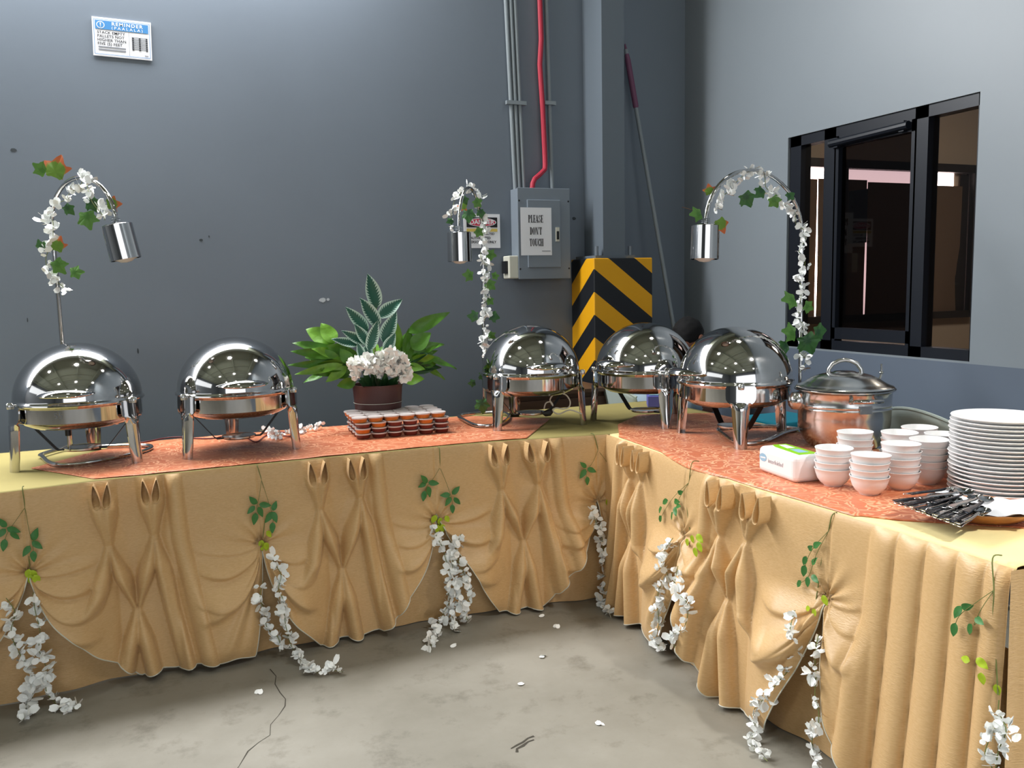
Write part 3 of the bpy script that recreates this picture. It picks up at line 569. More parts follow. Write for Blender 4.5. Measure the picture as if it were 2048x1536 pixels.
# gold skirts: swags gathered at G points, honeycomb pleats pinched at U1, U2 and L
class Skirt: pass
def skirt_field(gathers, units, knife=()):
    ridges = []
    for un in units:
        (s1, z1), (s2, z2), (sl, zl) = un['P']; la, lb, lc, ld = un['loops']
        pin = [(s1, z1), (s2, z2), (sl, zl)]
        for path in ([(la, .745), (s1 - .004, z1), (s1 - .035, .36), (s1 - .07, .27)], [(lb, .745), (s1 + .004, z1), (sl - .004, zl), (sl - .06, .0)], [(lc, .745), (s2 - .004, z2), (sl + .004, zl), (sl + .045, .0)], [(ld, .745), (s2 + .004, z2), (s2 + .045, .25), (s2 + .09, .0)], [(ld + .055, .745), (ld + .07, .5), (ld + .11, .25), (ld + .15, .0)]):
            ridges.append((path, pin, ld))
    def disp(S, Z):
        S = np.asarray(S, float); Z = np.asarray(Z, float); q = np.clip(1 - Z / .75, 0, 1)
        d = .016 + .030 * q ** 1.3 + .004 * np.sin(9 * S + 3 * Z) * q
        for gth in gathers:
            sg, zg = gth['s'], gth['z']; ds = S - sg; jit = gth.get('ph', 0)
            for sgn, L in ((1, gth['LR']), (-1, gth['LL'])):
                x = ds * sgn; inside = (x >= 0) & (x < L * 1.25); xx = np.clip(x, 0, L * 1.25); t = xx / L; tc = np.clip(t, 0, 1)
                bill = (.030 + .035 * np.clip(L / .25, 0, 1)) * np.sin(PI * np.clip(t / 1.15, 0, 1)) ** .8 * sstep((zg + .01 - Z) / .20) * sstep(Z / .16 + .5)
                f = np.zeros_like(d); rs = np.random.RandomState(int(abs(sg) * 1000) + (3 if sgn > 0 else 8))
                for k, (ze, sag, h, wv) in enumerate(((.02, .035, .012, .012), (-.05, .095, .024, .019), (-.14, .15, .031, .024), (-.24, .155, .032, .030))):
                    if k in (0, 3) and rs.rand() < .35: continue
                    sc_ = np.clip(L / .24, .35, 1.15); wob = .03 * (rs.rand() - .5); h = h * (.7 + .6 * rs.rand()); sag = sag * (.75 + .5 * rs.rand())
                    zc = zg - .003 * k + (ze + wob) * tc - sag * sc_ * 2.1 * tc ** (.62 + .2 * rs.rand()) * (1 - tc)
                    ww = wv * (.20 + 1.05 * np.sin(PI * np.clip(tc * .85 + .05, 0, 1)) ** .8); u = (Z - zc) / ww
                    env = sstep(xx / .03) * (1 - sstep((t - .60) / .38)) * sc_
                    f = np.maximum(f, h * env * np.where(u > 0, np.exp(-(u / 1.8) ** 2), np.exp(-(u / .6) ** 2)))
                for k, (sx_, h) in enumerate(((.055, .012), (.115, .016))):
                    qz = np.clip((zg - Z) / .42, 0, 1.1); xc = sx_ * np.clip(L / .24, .3, 1.1) * qz ** 1.1 * 1.3; ww = .005 + .022 * qz
                    f = np.maximum(f, h * sstep(qz / .06) * (1 - sstep((qz - .75) / .3)) * np.exp(-((xx - xc) / ww) ** 2))
                d = d + np.where(inside, f + bill, 0)
            d = d - .012 * np.exp(-(ds / .022) ** 2 - ((Z - zg) / .022) ** 2) - .004 * np.exp(-(ds / .006) ** 2) * (Z > zg)
            up = np.clip(Z - zg, .001, 1); d = d + .007 * np.cos(np.arctan2(np.abs(ds) + .004, up) * 11) * np.exp(-(np.hypot(ds, up) / .10) ** 2) * (Z > zg)
        for un in units:
            (s1, z1), (s2, z2), (sl, zl) = un['P']; la, lb, lc, ld = un['loops']
            c2 = np.interp(Z, [zl, z1, .745], [sl, s1, lb]); c3 = np.interp(Z, [zl, z2, .745], [sl, s2, lc])
            d = d - np.where((S > c2) & (S < c3) & (Z > zl), .020 * np.sin(PI * np.clip((S - c2) / np.maximum(c3 - c2, 1e-4), 0, 1)), 0)
            c4 = np.interp(Z, [0, z2, .745], [s2 + .075, s2 + .02, ld + .028]); d = d - .014 * np.exp(-((S - c4) / .016) ** 2)
        rid = np.zeros_like(d)
        for path, pin, ld in ridges:
            zs = np.array([p[1] for p in path])[::-1]; cs = np.array([p[0] for p in path])[::-1]
            c = np.interp(Z, zs, cs); ok = sstep((Z - zs[0]) / .08) if zs[0] > .05 else 1.0
            near = np.min([np.abs(Z - p[1]) + 0 * S for p in pin if abs(p[0] - float(np.interp(p[1], zs, cs))) < .02] or [np.ones_like(Z)], axis=0)
            tt = sstep(near / .13); wd = .011 + .019 * tt; hh = (.018 + .036 * tt)
            u = (S - c) / wd; tp = 1 - .85 * sstep((Z - .645) / .06) * (path[0][1] > .7 and len(path) > 2 and path[0][0] != path[1][0] and any(abs(path[0][0] - v) < 1e-6 for uu in units for v in uu['loops']))
            rid = np.maximum(rid, (.5 if path[0][0] > ld + .05 else 1.0) * ok * tp * hh * np.clip(1 - u * u, 0, 1) ** .62)
        d = d + rid
        for un in units:
            (s1, z1), (s2, z2), (sl, zl) = un['P']
            for (a, b_) in un['P']: d = d - .010 * np.exp(-((S - a) / .016) ** 2 - ((Z - b_) / .014) ** 2)
        if len(knife):
            kc = np.array(sorted(knife)); sh = (S - kc[0]) * (1 - .10 * q) + kc[0]; idx = np.clip(np.searchsorted(kc, sh) - 1, 0, len(kc) - 2)
            fr_ = np.clip((sh - kc[idx]) / (kc[idx + 1] - kc[idx]), 0, 1); ins = (sh > kc[0]) & (sh < kc[-1])
            d = d + np.where(ins, .034 * np.sin(PI * fr_ ** .75) ** .55 * (.45 + .7 * q) * sstep((.75 - Z) / .02 + .35), 0)
        return np.maximum(d, .004)
    def hem(S):
        S = np.asarray(S, float); h = .014 + .010 * np.sin(23 * S) ** 2 + .008 * np.sin(7 * S + 1)
        for gth in gathers:
            ds = S - gth['s']
            for sgn, (a, p) in ((1, gth['R']), (-1, gth['L'])):
                x = ds * sgn; h = np.where((x >= 0) & (x < a), np.maximum(h, gth['z'] * (1 - np.clip(x / a, 0, 1) ** p) + h), h)
        return np.minimum(h, .52)
    return disp, hem
def build_skirt(name, label, s0, s1, pos, disp, hem, gathers, units, reverse=False):
    root = thing(name, label, 'table skirt', tuple(pos((s0 + s1) / 2, 0, 0)))
    off = np.array(root.location)
    S = list(np.arange(s0, s1, .0045))
    for g in gathers:
        for k in np.arange(-.06, .06, .0018): S.append(g['s'] + k)
    S = np.array(sorted(s for s in S if s0 <= s <= s1)); S = S[np.concatenate([[True], np.diff(S) > .0008])]
    nz = 150; Hm = hem(S); vv = np.linspace(0, 1, nz)
    Z = .748 + (Hm[:, None] - .748) * vv[None, :]; SS = np.repeat(S[:, None], nz, 1)
    D = disp(SS, Z) * (1 - .75 * np.exp(-((.748 - Z) / .02))) + .008
    P = np.stack(pos(SS, Z, D, arr=True), -1) - off
    V = P if not reverse else P[::-1]
    MB().grid(V).obj('swag_cloth', M_gold, root, True, None)
    hp = P[:, -1, :]; keep = [hp[0]]
    for p in hp[1:]:
        if np.linalg.norm(p - keep[-1]) > .006: keep.append(p)
    MB().tube([tuple(p) for p in keep], .0022, 5).obj('hem_trim', M_beige, root)
    S2 = np.arange(s0, s1, .012); z2 = np.linspace(.004, .55, 24); A, B_ = np.meshgrid(S2, z2, indexing='ij')
    D2 = .002 + .006 * np.sin(31 * A + 2 * B_) * (1 - B_ / .6) + .007 * np.sin(12.3 * A) * (1 - B_ / .6) + .012 * (1 - B_ / .55)
    P2 = np.stack(pos(A, B_, D2, arr=True), -1) - off
    MB().grid(P2 if not reverse else P2[::-1]).obj('lining', M_gold, root, True, None)
    for un in units:
        for i, ls in enumerate(un['loops']):
            tl = .008 if i % 2 == 0 else -.008
            n = 22; V = []
            for k in range(n):
                a = 2 * PI * k / n; sz = .5 - .5 * math.cos(a); sx = math.sin(a) * (.25 + .75 * sz) * .0205
                s_ = ls + sx + tl * sz; z_ = .743 - .088 * sz
                V.append([tuple(np.array(pos(s_, z_, dd + .006 * sz)) - off) for dd in (.010, .04, .066, .070, .066, .040, .010)])
                inn = []
                for q_, dd in enumerate((.010, .04, .066, .070, .066, .040, .010)):
                    kk = 1 if q_ < 4 else .82
                    s2_ = ls + sx * kk + tl * sz; zz_ = .743 - .088 * (.5 + (sz - .5) * (1 if q_ < 4 else .93))
                    inn.append(tuple(np.array(pos(s2_, zz_, dd + .006 * sz)) - off))
                V[-1] = inn
            V.append(V[0]); MB().grid(np.array(V)).obj('pleat_loop', M_gold, root, True, None)
    return root
def posL(s, z, d, arr=False):
    y = yF(s) - d
    return (s, y, z) if arr else (s, float(y), z)
def posR(s, z, d, arr=False):
    x = xF(s) - d
    return (x, s, z) if arr else (float(x), s, z)
GLf = [dict(s=-1.235, z=.45, L=(.3, .6), R=(.3, .6), LL=.3, LR=.27), dict(s=-.466, z=.46, L=(.33, .6), R=(.33, .58), LL=.29, LR=.24, ph=.4), dict(s=.321, z=.442, L=(.05, .5), R=(.20, .45), LL=.27, LR=.22, ph=1.1), dict(s=1.035, z=.441, L=(.26, .6), R=(.25, .85), LL=.23, LR=.28, ph=.2), dict(s=1.762, z=.448, L=(.27, .75), R=(.07, .5), LL=.23, LR=.08, ph=.8)]
UL = [dict(P=[(-.985, .51), (-.83, .528), (-.905, .268)], loops=(-1.02, -.975, -.86, -.813)), dict(P=[(-.211, .51), (-.058, .528), (-.132, .268)], loops=(-.246, -.201, -.085, -.039)), dict(P=[(.551, .547), (.715, .574), (.625, .298)], loops=(.516, .574, .672, .729)), dict(P=[(1.327, .54), (1.491, .55), (1.413, .311)], loops=(1.277, 1.343, 1.438, 1.521))]
GR = [dict(s=2.612, z=.488, L=(.27, .5), R=(.10, .45), LL=.24, LR=.28, ph=.6), dict(s=1.89, z=.493, L=(.19, .35), R=(.18, .6), LL=.16, LR=.27, ph=.1, n=9.5)]
def flip(P): return P
UR = [dict(P=[(2.994, .612), (3.10, .60), (3.048, .35)], loops=(2.935, 2.993, 3.075, 3.13)), dict(P=[(2.232, .577), (2.384, .554), (2.315, .355)], loops=(2.138, 2.21, 2.32, 2.40))]
KN = [1.34, 1.40, 1.478, 1.568, 1.66, 1.745]
dispL, hemL = skirt_field(GLf, UL); dispR, hemR = skirt_field(GR, UR, KN)
build_skirt('table_skirt', 'gold satin skirt with swags and honeycomb pleats along the long back table', -1.14, 1.845, posL, dispL, hemL, GLf, UL)
sk = build_skirt('table_skirt', 'gold satin skirt along the table by the window, with plain pleats at its near end', 1.335, 3.345, posR, dispR, hemR, GR, UR, True)
offk = np.array(sk.location)
SS, ZZ = np.meshgrid(np.linspace(1.76, 2.57, 130), np.linspace(.748, .012, 40), indexing='ij')
yy = 1.33 - .004 - .012 * (1 - ZZ / .75) - .016 * np.abs(np.sin((SS - 1.76) * 30)) ** .6 * (.4 + .6 * (1 - ZZ / .75)) * sstep((SS - 1.78) / .05)
MB().grid(np.stack([SS, yy, ZZ], -1) - offk).obj('end_panel', M_gold, sk, True, None)

# ------------------------------------------------------------------ chafing dishes
RD = .233
def make_dish(label, loc, rz):
    t = thing('chafing_dish', label, 'chafing dish', loc, rz, 'roll top chafing dishes on the buffet')
    Z = .25
    MB().lathe([(.20, Z - .068), (.228, Z - .067), (.2296, Z - .0655), (.2296, Z - .012), (.2305, Z - .0105), (.238, Z - .005), (.241, Z), (.240, Z + .004), (.233, Z + .004), (.222, Z)], 80).obj('water_pan_band', M_chrome, t, True, 20)
    MB().lathe([(.216, Z - .066), (.208, Z - .078), (.175, Z - .096), (.12, Z - .102), (0, Z - .103)], 60).obj('water_pan', M_chrome, t)
    prof = [(RD * math.cos(a), Z + .004 + RD * .95 * math.sin(a)) for a in np.linspace(0, PI / 2, 26)]; prof[-1] = (0, prof[-1][1])
    dome = MB().lathe([(RD - .004, Z + .002), (RD + .0045, Z + .003), (RD + .0045, Z + .006), (RD, Z + .009)] + prof[1:], 72).obj('dome_lid', M_chrome, t, True, 60)
    # crescent handle standing off the front of the dome
    V = []
    for u in np.linspace(-1, 1, 21):
        a = -PI / 2 + u * .42; rr = RD + .030 + .028 * (1 - u * u) - .018 * abs(u) ** 3; hw = .017 * (1 - abs(u) ** 2.2) + .0015; th = .008 * (1 - u * u) + .0015; zc_ = Z + .046 + .008 * (1 - u * u)
        V.append([((rr + hw * math.cos(b_)) * math.cos(a), (rr + hw * math.cos(b_)) * math.sin(a), zc_ + th * math.sin(b_) - .55 * hw * math.cos(b_)) for b_ in np.linspace(0, 2 * PI, 12, endpoint=False)])
    hd = MB().grid(np.array(V), wrap=True)
    for u in (-.42, .42):
        a = -PI / 2 + u * .42; hd.tube([((RD - .012) * math.cos(a), (RD - .012) * math.sin(a), Z + .038), ((RD + .046) * math.cos(a), (RD + .046) * math.sin(a), Z + .046)], .0065, 10)
    hd.obj('handle', M_chrome, dome)
    # three stamped legs
    for ang in (-30, 210, 90):
        a = math.radians(ang); er = Vector((math.cos(a), math.sin(a), 0)); et = Vector((-math.sin(a), math.cos(a), 0)); V = []
        for z, wd, r in ((Z + .003, .106, .241), (Z - .006, .118, .2415), (Z - .030, .118, .2425), (Z - .050, .116, .2435), (Z - .060, .104, .2445), (Z - .067, .088, .2455), (Z - .076, .076, .2465), (Z - .095, .070, .247), (Z - .14, .064, .249), (Z - .20, .057, .252), (.03, .053, .2545), (.0, .052, .256)):
            row = []
            flat = wd > .08
            for k in range(9):
                u = -1 + k / 4; rr = math.sqrt(max(r * r - (u * wd / 2) ** 2, 0)) if flat else r - .010 * abs(u) ** 2.5
                row.append(tuple(er * (rr + (.012 * (1 - u * u) if not flat else .004)) + et * (u * wd / 2) + Vector((0, 0, z))))
            for k in range(8, -1, -1):
                u = -1 + k / 4; rr = math.sqrt(max(r * r - (u * wd / 2) ** 2, 0)) if flat else r - .010 * abs(u) ** 2.5
                row.append(tuple(er * (rr - .002 + (.012 * (1 - u * u) - .003 if not flat else 0)) + et * (u * wd / 2 * .97) + Vector((0, 0, z))))
            V.append(row)
        lg = MB().grid(np.array(V), wrap=True); n = len(V); lg.f.append(tuple(range((n - 1) * 18, n * 18))); lg.mi.append(0); lg.f.append(tuple(range(17, -1, -1))); lg.mi.append(0)
        leg = lg.obj('leg', M_chrome, t, True, 45)
        if ang != 90:
            c = er * .250 + Vector((0, 0, Z + .002)); MB().lathe([(0, .012), (.008, .011), (.012, .006), (.013, -.003), (.011, -.012), (0, -.014)], 16, c).obj('hinge_knob', M_chrome2, leg)
    # strap that carries the burner
    path = [(-.188, Z - .072), (-.17, Z - .10), (-.098, .060), (-.088, .052), (.088, .052), (.098, .060), (.17, Z - .10), (.188, Z - .072)]; V = []
    for i, (x, z) in enumerate(path):
        a = Vector(path[min(i + 1, 7)]) - Vector(path[max(i - 1, 0)]); nrm = Vector((-a.y, a.x)).normalized() * .0016
        V.append([(x + nrm.x, -.014, z + nrm.y), (x + nrm.x, .014, z + nrm.y), (x - nrm.x, .014, z - nrm.y), (x - nrm.x, -.014, z - nrm.y)])
    br = MB().grid(np.array(V), wrap=True).obj('burner_strap', M_dark, t, False)
    MB().lathe([(0, .05), (.066, .05), (.07, .054), (.07, .06), (.066, .058), (0, .056)], 30).obj('burner_plate', M_chrome2, br)
    return t
GD = 'back table'
d1 = make_dish('steel chafing dish numbered 55, first from the yellow end of the back table', (-.306, 3.797, TZ), math.radians(-6))
d2 = dup(d1, (.289, 3.764, TZ), math.radians(2), 'steel chafing dish on the back table, between dish number 55 and the leafy centrepiece')
d3 = dup(d1, (1.632, 3.752, TZ), math.radians(-3.2), 'steel chafing dish beside the middle heat lamp, just past the stacked dessert cups')
d4 = dup(d1, (2.142, 3.55, TZ), math.radians(-67.8), 'steel chafing dish in the corner, in front of the striped pedestal')
d5 = dup(d1, (2.228, 2.972, TZ), math.radians(-91), 'steel chafing dish beside the soup pot, under the window side heat lamp')
mb = MB()
def band(x, y, h): a = -PI / 2 - .14 + x / .2296; rr = .2302; return (rr * math.cos(a), rr * math.sin(a), .25 - .034 + y)
text_mb(mb, '55', .034, band, 0, offset=.0004); mb.obj('number', M_greyink, d1, False)
MB().tube([(-.045, -.02, .147), (-.045, -.02, .11)], .011, 10).obj('heater_knob', M_dark, d1)
MB().tube([(-.045, -.02, .112), (-.045, -.02, .056)], .006, 8).obj('heater_stem', M_chrome2, d1)

# ------------------------------------------------------------------ leaves, petals, blossoms
def leaf_mesh(name, L, W, m, curve=.15, fold=.12, n=8, cross=4, shape=1.0):
    V = []; U = []
    for i in range(n + 1):
        v = i / n; hw = W / 2 * math.sin(PI * v ** (.78 * shape)) ** .85 * (1 - .15 * v) + .0006
        for j in range(cross + 1):
            u = -1 + 2 * j / cross; V.append((u * hw, v * L, fold * abs(u) * hw - curve * L * v * v + .02 * L * math.sin(9 * v + u))); U.append((u, v))
    mb = MB(); f = []
    b = cross + 1
    for i in range(n):
        for j in range(cross): f.append((i * b + j, i * b + j + 1, (i + 1) * b + j + 1, (i + 1) * b + j))
    mb.add(V, f); me = mb.mesh(name, m); ul = me.uv_layers.new(name='UVMap')
    for lp in me.loops: ul.data[lp.index].uv = U[lp.vertex_index]
    return me
def ivy_mesh(name, m, seed):
    r_ = np.random.RandomState(seed); pts = [(0, 0, 0)]; uv = [(0, .1)]
    lob = [(-155, .45), (-128, .70), (-98, .58), (-64, .92), (-34, .68), (0, 1.1), (34, .68), (64, .92), (98, .58), (128, .70), (155, .45)]
    ring_ = []
    for a, r in lob:
        for da, kr in ((-14, .84), (-6, .93), (0, 1.0), (6, .93), (14, .84)) if r > .69 else ((0, 1.0),):
            aa = math.radians(a + da); rr = r * kr * (.9 + .2 * r_.rand()); ring_.append((rr * math.sin(aa), rr * math.cos(aa) + .35, -.22 * rr * rr + .1 * r_.rand()))
    c = (0, .3, .05); V = [c] + [tuple(.5 * (np.array(p) + c)) for p in ring_] + ring_; n = len(ring_); f = []
    for i in range(n - 1): f += [(0, 1 + i, 2 + i), (1 + i, 1 + n + i, 2 + n + i, 2 + i)]
    f += [(0, n, 1), (n, 2 * n, 1 + n, 1)]
    mb = MB().add([(x * .5, y * .5, z * .5) for x, y, z in V], f); me = mb.mesh(name, m, True); ul = me.uv_layers.new(name='UVMap')
    for lp in me.loops:
        p = V[lp.vertex_index]; ul.data[lp.index].uv = (p[0], math.hypot(p[0], p[1] - .3))
    return me
def petal(mb, M, L, W, cup):
    V = []
    for i in range(4):
        v = i / 3; hw = W / 2 * (.35 + .9 * math.sin(PI * (.12 + .75 * v)))
        for j in range(3):
            u = -1 + j; V.append(tuple(M @ Vector((u * hw, v * L, cup * L * (v * v + .35 * u * u)))))
    f = []
    for i in range(3):
        for j in range(2): f.append((i * 3 + j, i * 3 + j + 1, (i + 1) * 3 + j + 1, (i + 1) * 3 + j))
    mb.add(V, f)
def blossom_mesh(seed, m, npet=5, size=.026):
    r_ = random.Random(seed); mb = MB()
    for k in range(npet):
        e = Matrix.Rotation(r_.uniform(0, 2 * PI), 4, 'Z') @ Matrix.Rotation(r_.uniform(-.9, 1.1), 4, 'X') @ Matrix.Rotation(r_.uniform(-.6, .6), 4, 'Y')
        petal(mb, Matrix.Translation((r_.uniform(-.3, .3) * size, r_.uniform(-.3, .3) * size, r_.uniform(-.2, .3) * size)) @ e, size * r_.uniform(.7, 1.15), size * r_.uniform(.62, .9), r_.uniform(-.1, .35))
    return mb.mesh('blossom', m)
BL = [blossom_mesh(s, M_petal) for s in range(6)]
LEAFL = leaf_mesh('leaflet', .045, .024, M_leafd); BRACT = leaf_mesh('bract', .04, .026, M_leafl)
IVY = [ivy_mesh('ivy', m, i) for i, m in enumerate((M_ivy, M_ivydk, M_ivyred, M_ivy))]
def orient(up, normal, roll=0.0):
    y = Vector(up).normalized(); z = Vector(normal); z = (z - y * z.dot(y)); z = z.normalized() if z.length > 1e-5 else y.orthogonal().normalized(); x = y.cross(z)
    return (Matrix((x, y, z)).transposed()) @ Matrix.Rotation(roll, 3, 'Y')
def put(name, me, parent, p, R, s=1.0):
    o = bpy.data.objects.new(name, me); COL.objects.link(o); o.parent = parent
    o.matrix_local = Matrix.Translation(Vector(p) - parent.location) @ R.to_4x4() @ Matrix.Diagonal((s, s, s, 1)); return o
def spline(pts, n):
    P = [Vector(p) for p in pts]; out = []
    for i in range(len(P) - 1):
        a, b_, c, d = P[max(i - 1, 0)], P[i], P[i + 1], P[min(i + 2, len(P) - 1)]
        for k in range(n):
            t = k / n; out.append(.5 * ((2 * b_) + (c - a) * t + (2 * a - 5 * b_ + 4 * c - d) * t * t + (3 * b_ - a - 3 * c + d) * t ** 3))
    out.append(P[-1]); return out
def strand(parent, pts, step=.021, jit=.010, size=1.0, nrm=(0, -1, .2), lift=.0):
    sp = spline(pts, 6); MB().tube([tuple(p - parent.location) for p in sp], .0014, 5).obj('flower_stem', M_stem, parent)
    acc = 0; last = sp[0]
    for p in sp[1:]:
        acc += (p - last).length; last = p
        while acc > step:
            acc -= step * random.uniform(.75, 1.3)
            q = p + Vector((random.uniform(-1, 1), random.uniform(-1, 1), random.uniform(-1, 1))) * jit + Vector(nrm) * lift
            if q.z < .013: q.z = .013
            R = Matrix.Rotation(random.uniform(0, 6.28), 3, 'Z') @ Matrix.Rotation(random.uniform(-1.2, 1.2), 3, 'X') @ Matrix.Rotation(random.uniform(-1.2, 1.2), 3, 'Y')
            put('blossom', random.choice(BL), parent, q, R, size * random.uniform(.7, 1.25))

# wisteria garlands hanging on the skirts
_ns, _nz = [q.ravel() for q in np.meshgrid(np.linspace(-.03, .03, 5), np.linspace(-.03, .05, 5))]
def on_skirt(side, x, y, extra=.012, flat=False):
    if side == 'L':
        Y = 3.36
        for _ in range(4):
            p = at_y(x, y, Y); zz = float(np.clip(p[2], .0, .748)); dd = float(dispL(np.array([p[0]]), np.array([zz]))[0]) if zz > float(hemL(np.array([p[0]]))[0]) - .02 else .04
            if flat: dd = max(.05, float(np.max(dispL(p[0] + _ns, np.clip(zz + _nz, 0, .74)))))
            Y = float(yF(p[0])) - dd - extra
        p = at_y(x, y, Y)
    else:
        X_ = 1.75
        for _ in range(4):
            p = at_x(x, y, X_); zz = float(np.clip(p[2], .0, .748)); dd = float(dispR(np.array([p[1]]), np.array([zz]))[0]) if zz > float(hemR(np.array([p[1]]))[0]) - .02 else .04
            if flat: dd = max(.05, float(np.max(dispR(p[1] + _ns, np.clip(zz + _nz, 0, .74)))))
            X_ = float(xF(p[1])) - dd - extra
        p = at_x(x, y, X_)
    if p[2] < .012: p = at_z(x, y, .012)
    return p
def garland(side, label, stem, leaves, bracts, strands, sz=1.0):
    p0 = on_skirt(side, *stem[0], extra=.004); nrm = Vector((0, -1, .1)) if side == 'L' else Vector((-1, -.25, .1))
    t = thing('flower_garland', label, 'flower garland', tuple(p0), group='white wisteria garlands hanging on the table skirts')
    P = [on_skirt(side, x, y, .006) for x, y in stem]; top = P[0] + np.array([0, 0, .004])
    inn = top + (np.array([0, .03, .003]) if side == 'L' else np.array([.03, 0, .003]))
    MB().tube([tuple(Vector(p) - t.location) for p in spline([inn, top] + P[1:], 5)], .0017, 6).obj('stem', M_stem, t)
    j = P[len(P) // 2]
    for grp in leaves:
        a = Vector(P[max(0, len(P) // 2 - 1)]); e = Vector(on_skirt(side, *grp[-1], extra=.02)); ctr = Vector(np.mean([on_skirt(side, x, y, .02) for x, y in grp], axis=0))
        MB().tube([tuple(q - t.location) for q in spline([a, a.lerp(ctr, .5) + nrm * .01, ctr, e], 4)], .0009, 5).obj('twig', M_stem, t)
        for (x, y) in grp:
            p = Vector(on_skirt(side, x, y, .026)); dr = (p - ctr); dr = dr + Vector((0, 0, -.02)) if dr.length > .004 else Vector((.2, 0, -1))
            dr.normalize(); R = orient(dr, nrm + Vector((random.uniform(-.4, .4), random.uniform(-.3, .3), random.uniform(-.2, .4))))
            put('leaflet', LEAFL, t, p - dr * .02 * sz, R, sz * random.uniform(.85, 1.1))
    for (x, y, ang) in bracts:
        p = Vector(on_skirt(side, x, y, .024)); tang = Vector((1, 0, 0)) if side == 'L' else Vector((0, -1, 0))
        dr = tang * math.sin(ang) - Vector((0, 0, math.cos(ang))); put('bract', BRACT, t, p, orient(dr, nrm + Vector((random.uniform(-.3, .3), 0, .3))), sz * random.uniform(.8, 1.05))
    for st in strands: strand(t, [on_skirt(side, x, y, .012, True) for x, y in st], nrm=tuple(nrm), size=sz)
    return t
garland('L', 'white wisteria garland on the back table skirt, nearest its yellow end', [(45, 980), (50, 1015), (51, 1060), (57, 1110), (62, 1150)], [[(5, 1046), (26, 1060), (30, 1072), (2, 1067), (8, 1090)], [(53, 1102), (69, 1071), (74, 1090), (67, 1113)]], [(58, 1138, -.2), (64, 1140, .2), (60, 1150, 0), (68, 1150, .4)],
        [[(66, 1185), (70, 1220), (80, 1262), (78, 1300), (92, 1335), (92, 1380), (105, 1400), (125, 1418), (156, 1414)], [(12, 1196), (30, 1225), (22, 1265), (38, 1305), (62, 1345), (66, 1385), (58, 1415), (46, 1440)]])
garland('L', 'white wisteria garland on the back table skirt, below the second chafing dish', [(515, 935), (523, 960), (528, 990), (530, 1030), (526, 1075)], [[(507, 1002), (502, 1020), (521, 1023), (510, 1036), (529, 1010)], [(539, 1033), (549, 1012), (549, 1033), (545, 1055)]], [(533, 1062, .6), (524, 1080, -.2), (530, 1085, .3), (526, 1092, 0)],
        [[(541, 1098), (548, 1125), (562, 1150), (557, 1178), (566, 1200), (570, 1240), (574, 1262), (582, 1290), (603, 1325), (632, 1345), (656, 1340), (686, 1344)], [(526, 1162), (520, 1195), (530, 1225), (534, 1255), (556, 1275), (562, 1300)]])
garland('L', 'white wisteria garland on the back table skirt, below the dessert cups', [(879, 900), (880, 935), (880, 985), (881, 1030)], [[(850, 960), (845, 970), (866, 966), (858, 982), (848, 991)], [(911, 982), (892, 990), (897, 1002), (914, 1002), (905, 1018)]], [(872, 1030, -.5), (880, 1035, 0), (890, 1032, .6), (884, 1048, .1), (876, 1050, -.1)],
        [[(862, 1042), (872, 1070), (885, 1095), (893, 1125), (900, 1150), (896, 1180), (898, 1205), (880, 1240), (872, 1265), (862, 1292)], [(922, 1068), (912, 1100), (920, 1130), (932, 1158), (941, 1190), (928, 1215), (936, 1243)], [(905, 1120), (908, 1160), (918, 1200), (905, 1230), (908, 1260)]])
garland('L', 'white wisteria garland in the inner corner where the two skirts meet', [(1188, 872), (1196, 900), (1202, 950), (1205, 995)], [[(1167, 930), (1167, 946), (1183, 940), (1175, 962)], [(1228, 950), (1240, 955), (1246, 970), (1230, 966)]], [(1212, 1000, .7)],
        [[(1184, 1010), (1190, 1040), (1202, 1062), (1206, 1100), (1210, 1140), (1207, 1175), (1205, 1205), (1222, 1230)], [(1226, 1030), (1236, 1062), (1241, 1100), (1244, 1135), (1252, 1165), (1256, 1190), (1240, 1222)]])
garland('R', 'white wisteria garland on the window side skirt, nearest the inner corner', [(1384, 928), (1378, 965), (1374, 1010), (1380, 1062)], [[(1360, 985), (1352, 1003), (1330, 1003), (1320, 1019), (1320, 1038)], [(1356, 1012), (1343, 1032), (1350, 1022)]], [(1376, 1078, -.4), (1384, 1070, .1), (1394, 1068, .9), (1396, 1084, .5), (1390, 1095, .1)],
        [[(1346, 1076), (1330, 1100), (1322, 1130), (1335, 1150), (1318, 1178), (1315, 1210), (1318, 1245), (1312, 1280), (1326, 1302)], [(1356, 1132), (1350, 1160), (1345, 1180), (1370, 1200), (1376, 1222), (1368, 1255), (1345, 1272), (1350, 1295)]], .92)
garland('R', 'white wisteria garland at the big gathered swag below the bowls', [(1665, 1032), (1657, 1062), (1645, 1110), (1638, 1160), (1632, 1200)], [[(1620, 1096), (1632, 1090), (1609, 1122), (1608, 1140)], [(1628, 1122), (1629, 1157), (1615, 1164), (1597, 1168)]], [(1646, 1190, .5), (1632, 1205, -.2), (1620, 1215, -1.0), (1630, 1218, -.3)],
        [[(1590, 1220), (1580, 1262), (1590, 1290), (1582, 1332), (1558, 1362), (1530, 1395), (1508, 1420), (1510, 1454), (1503, 1490), (1535, 1522)], [(1637, 1270), (1630, 1310), (1632, 1350), (1630, 1390), (1637, 1420), (1636, 1454), (1624, 1482), (1632, 1520), (1630, 1560)]], .8)
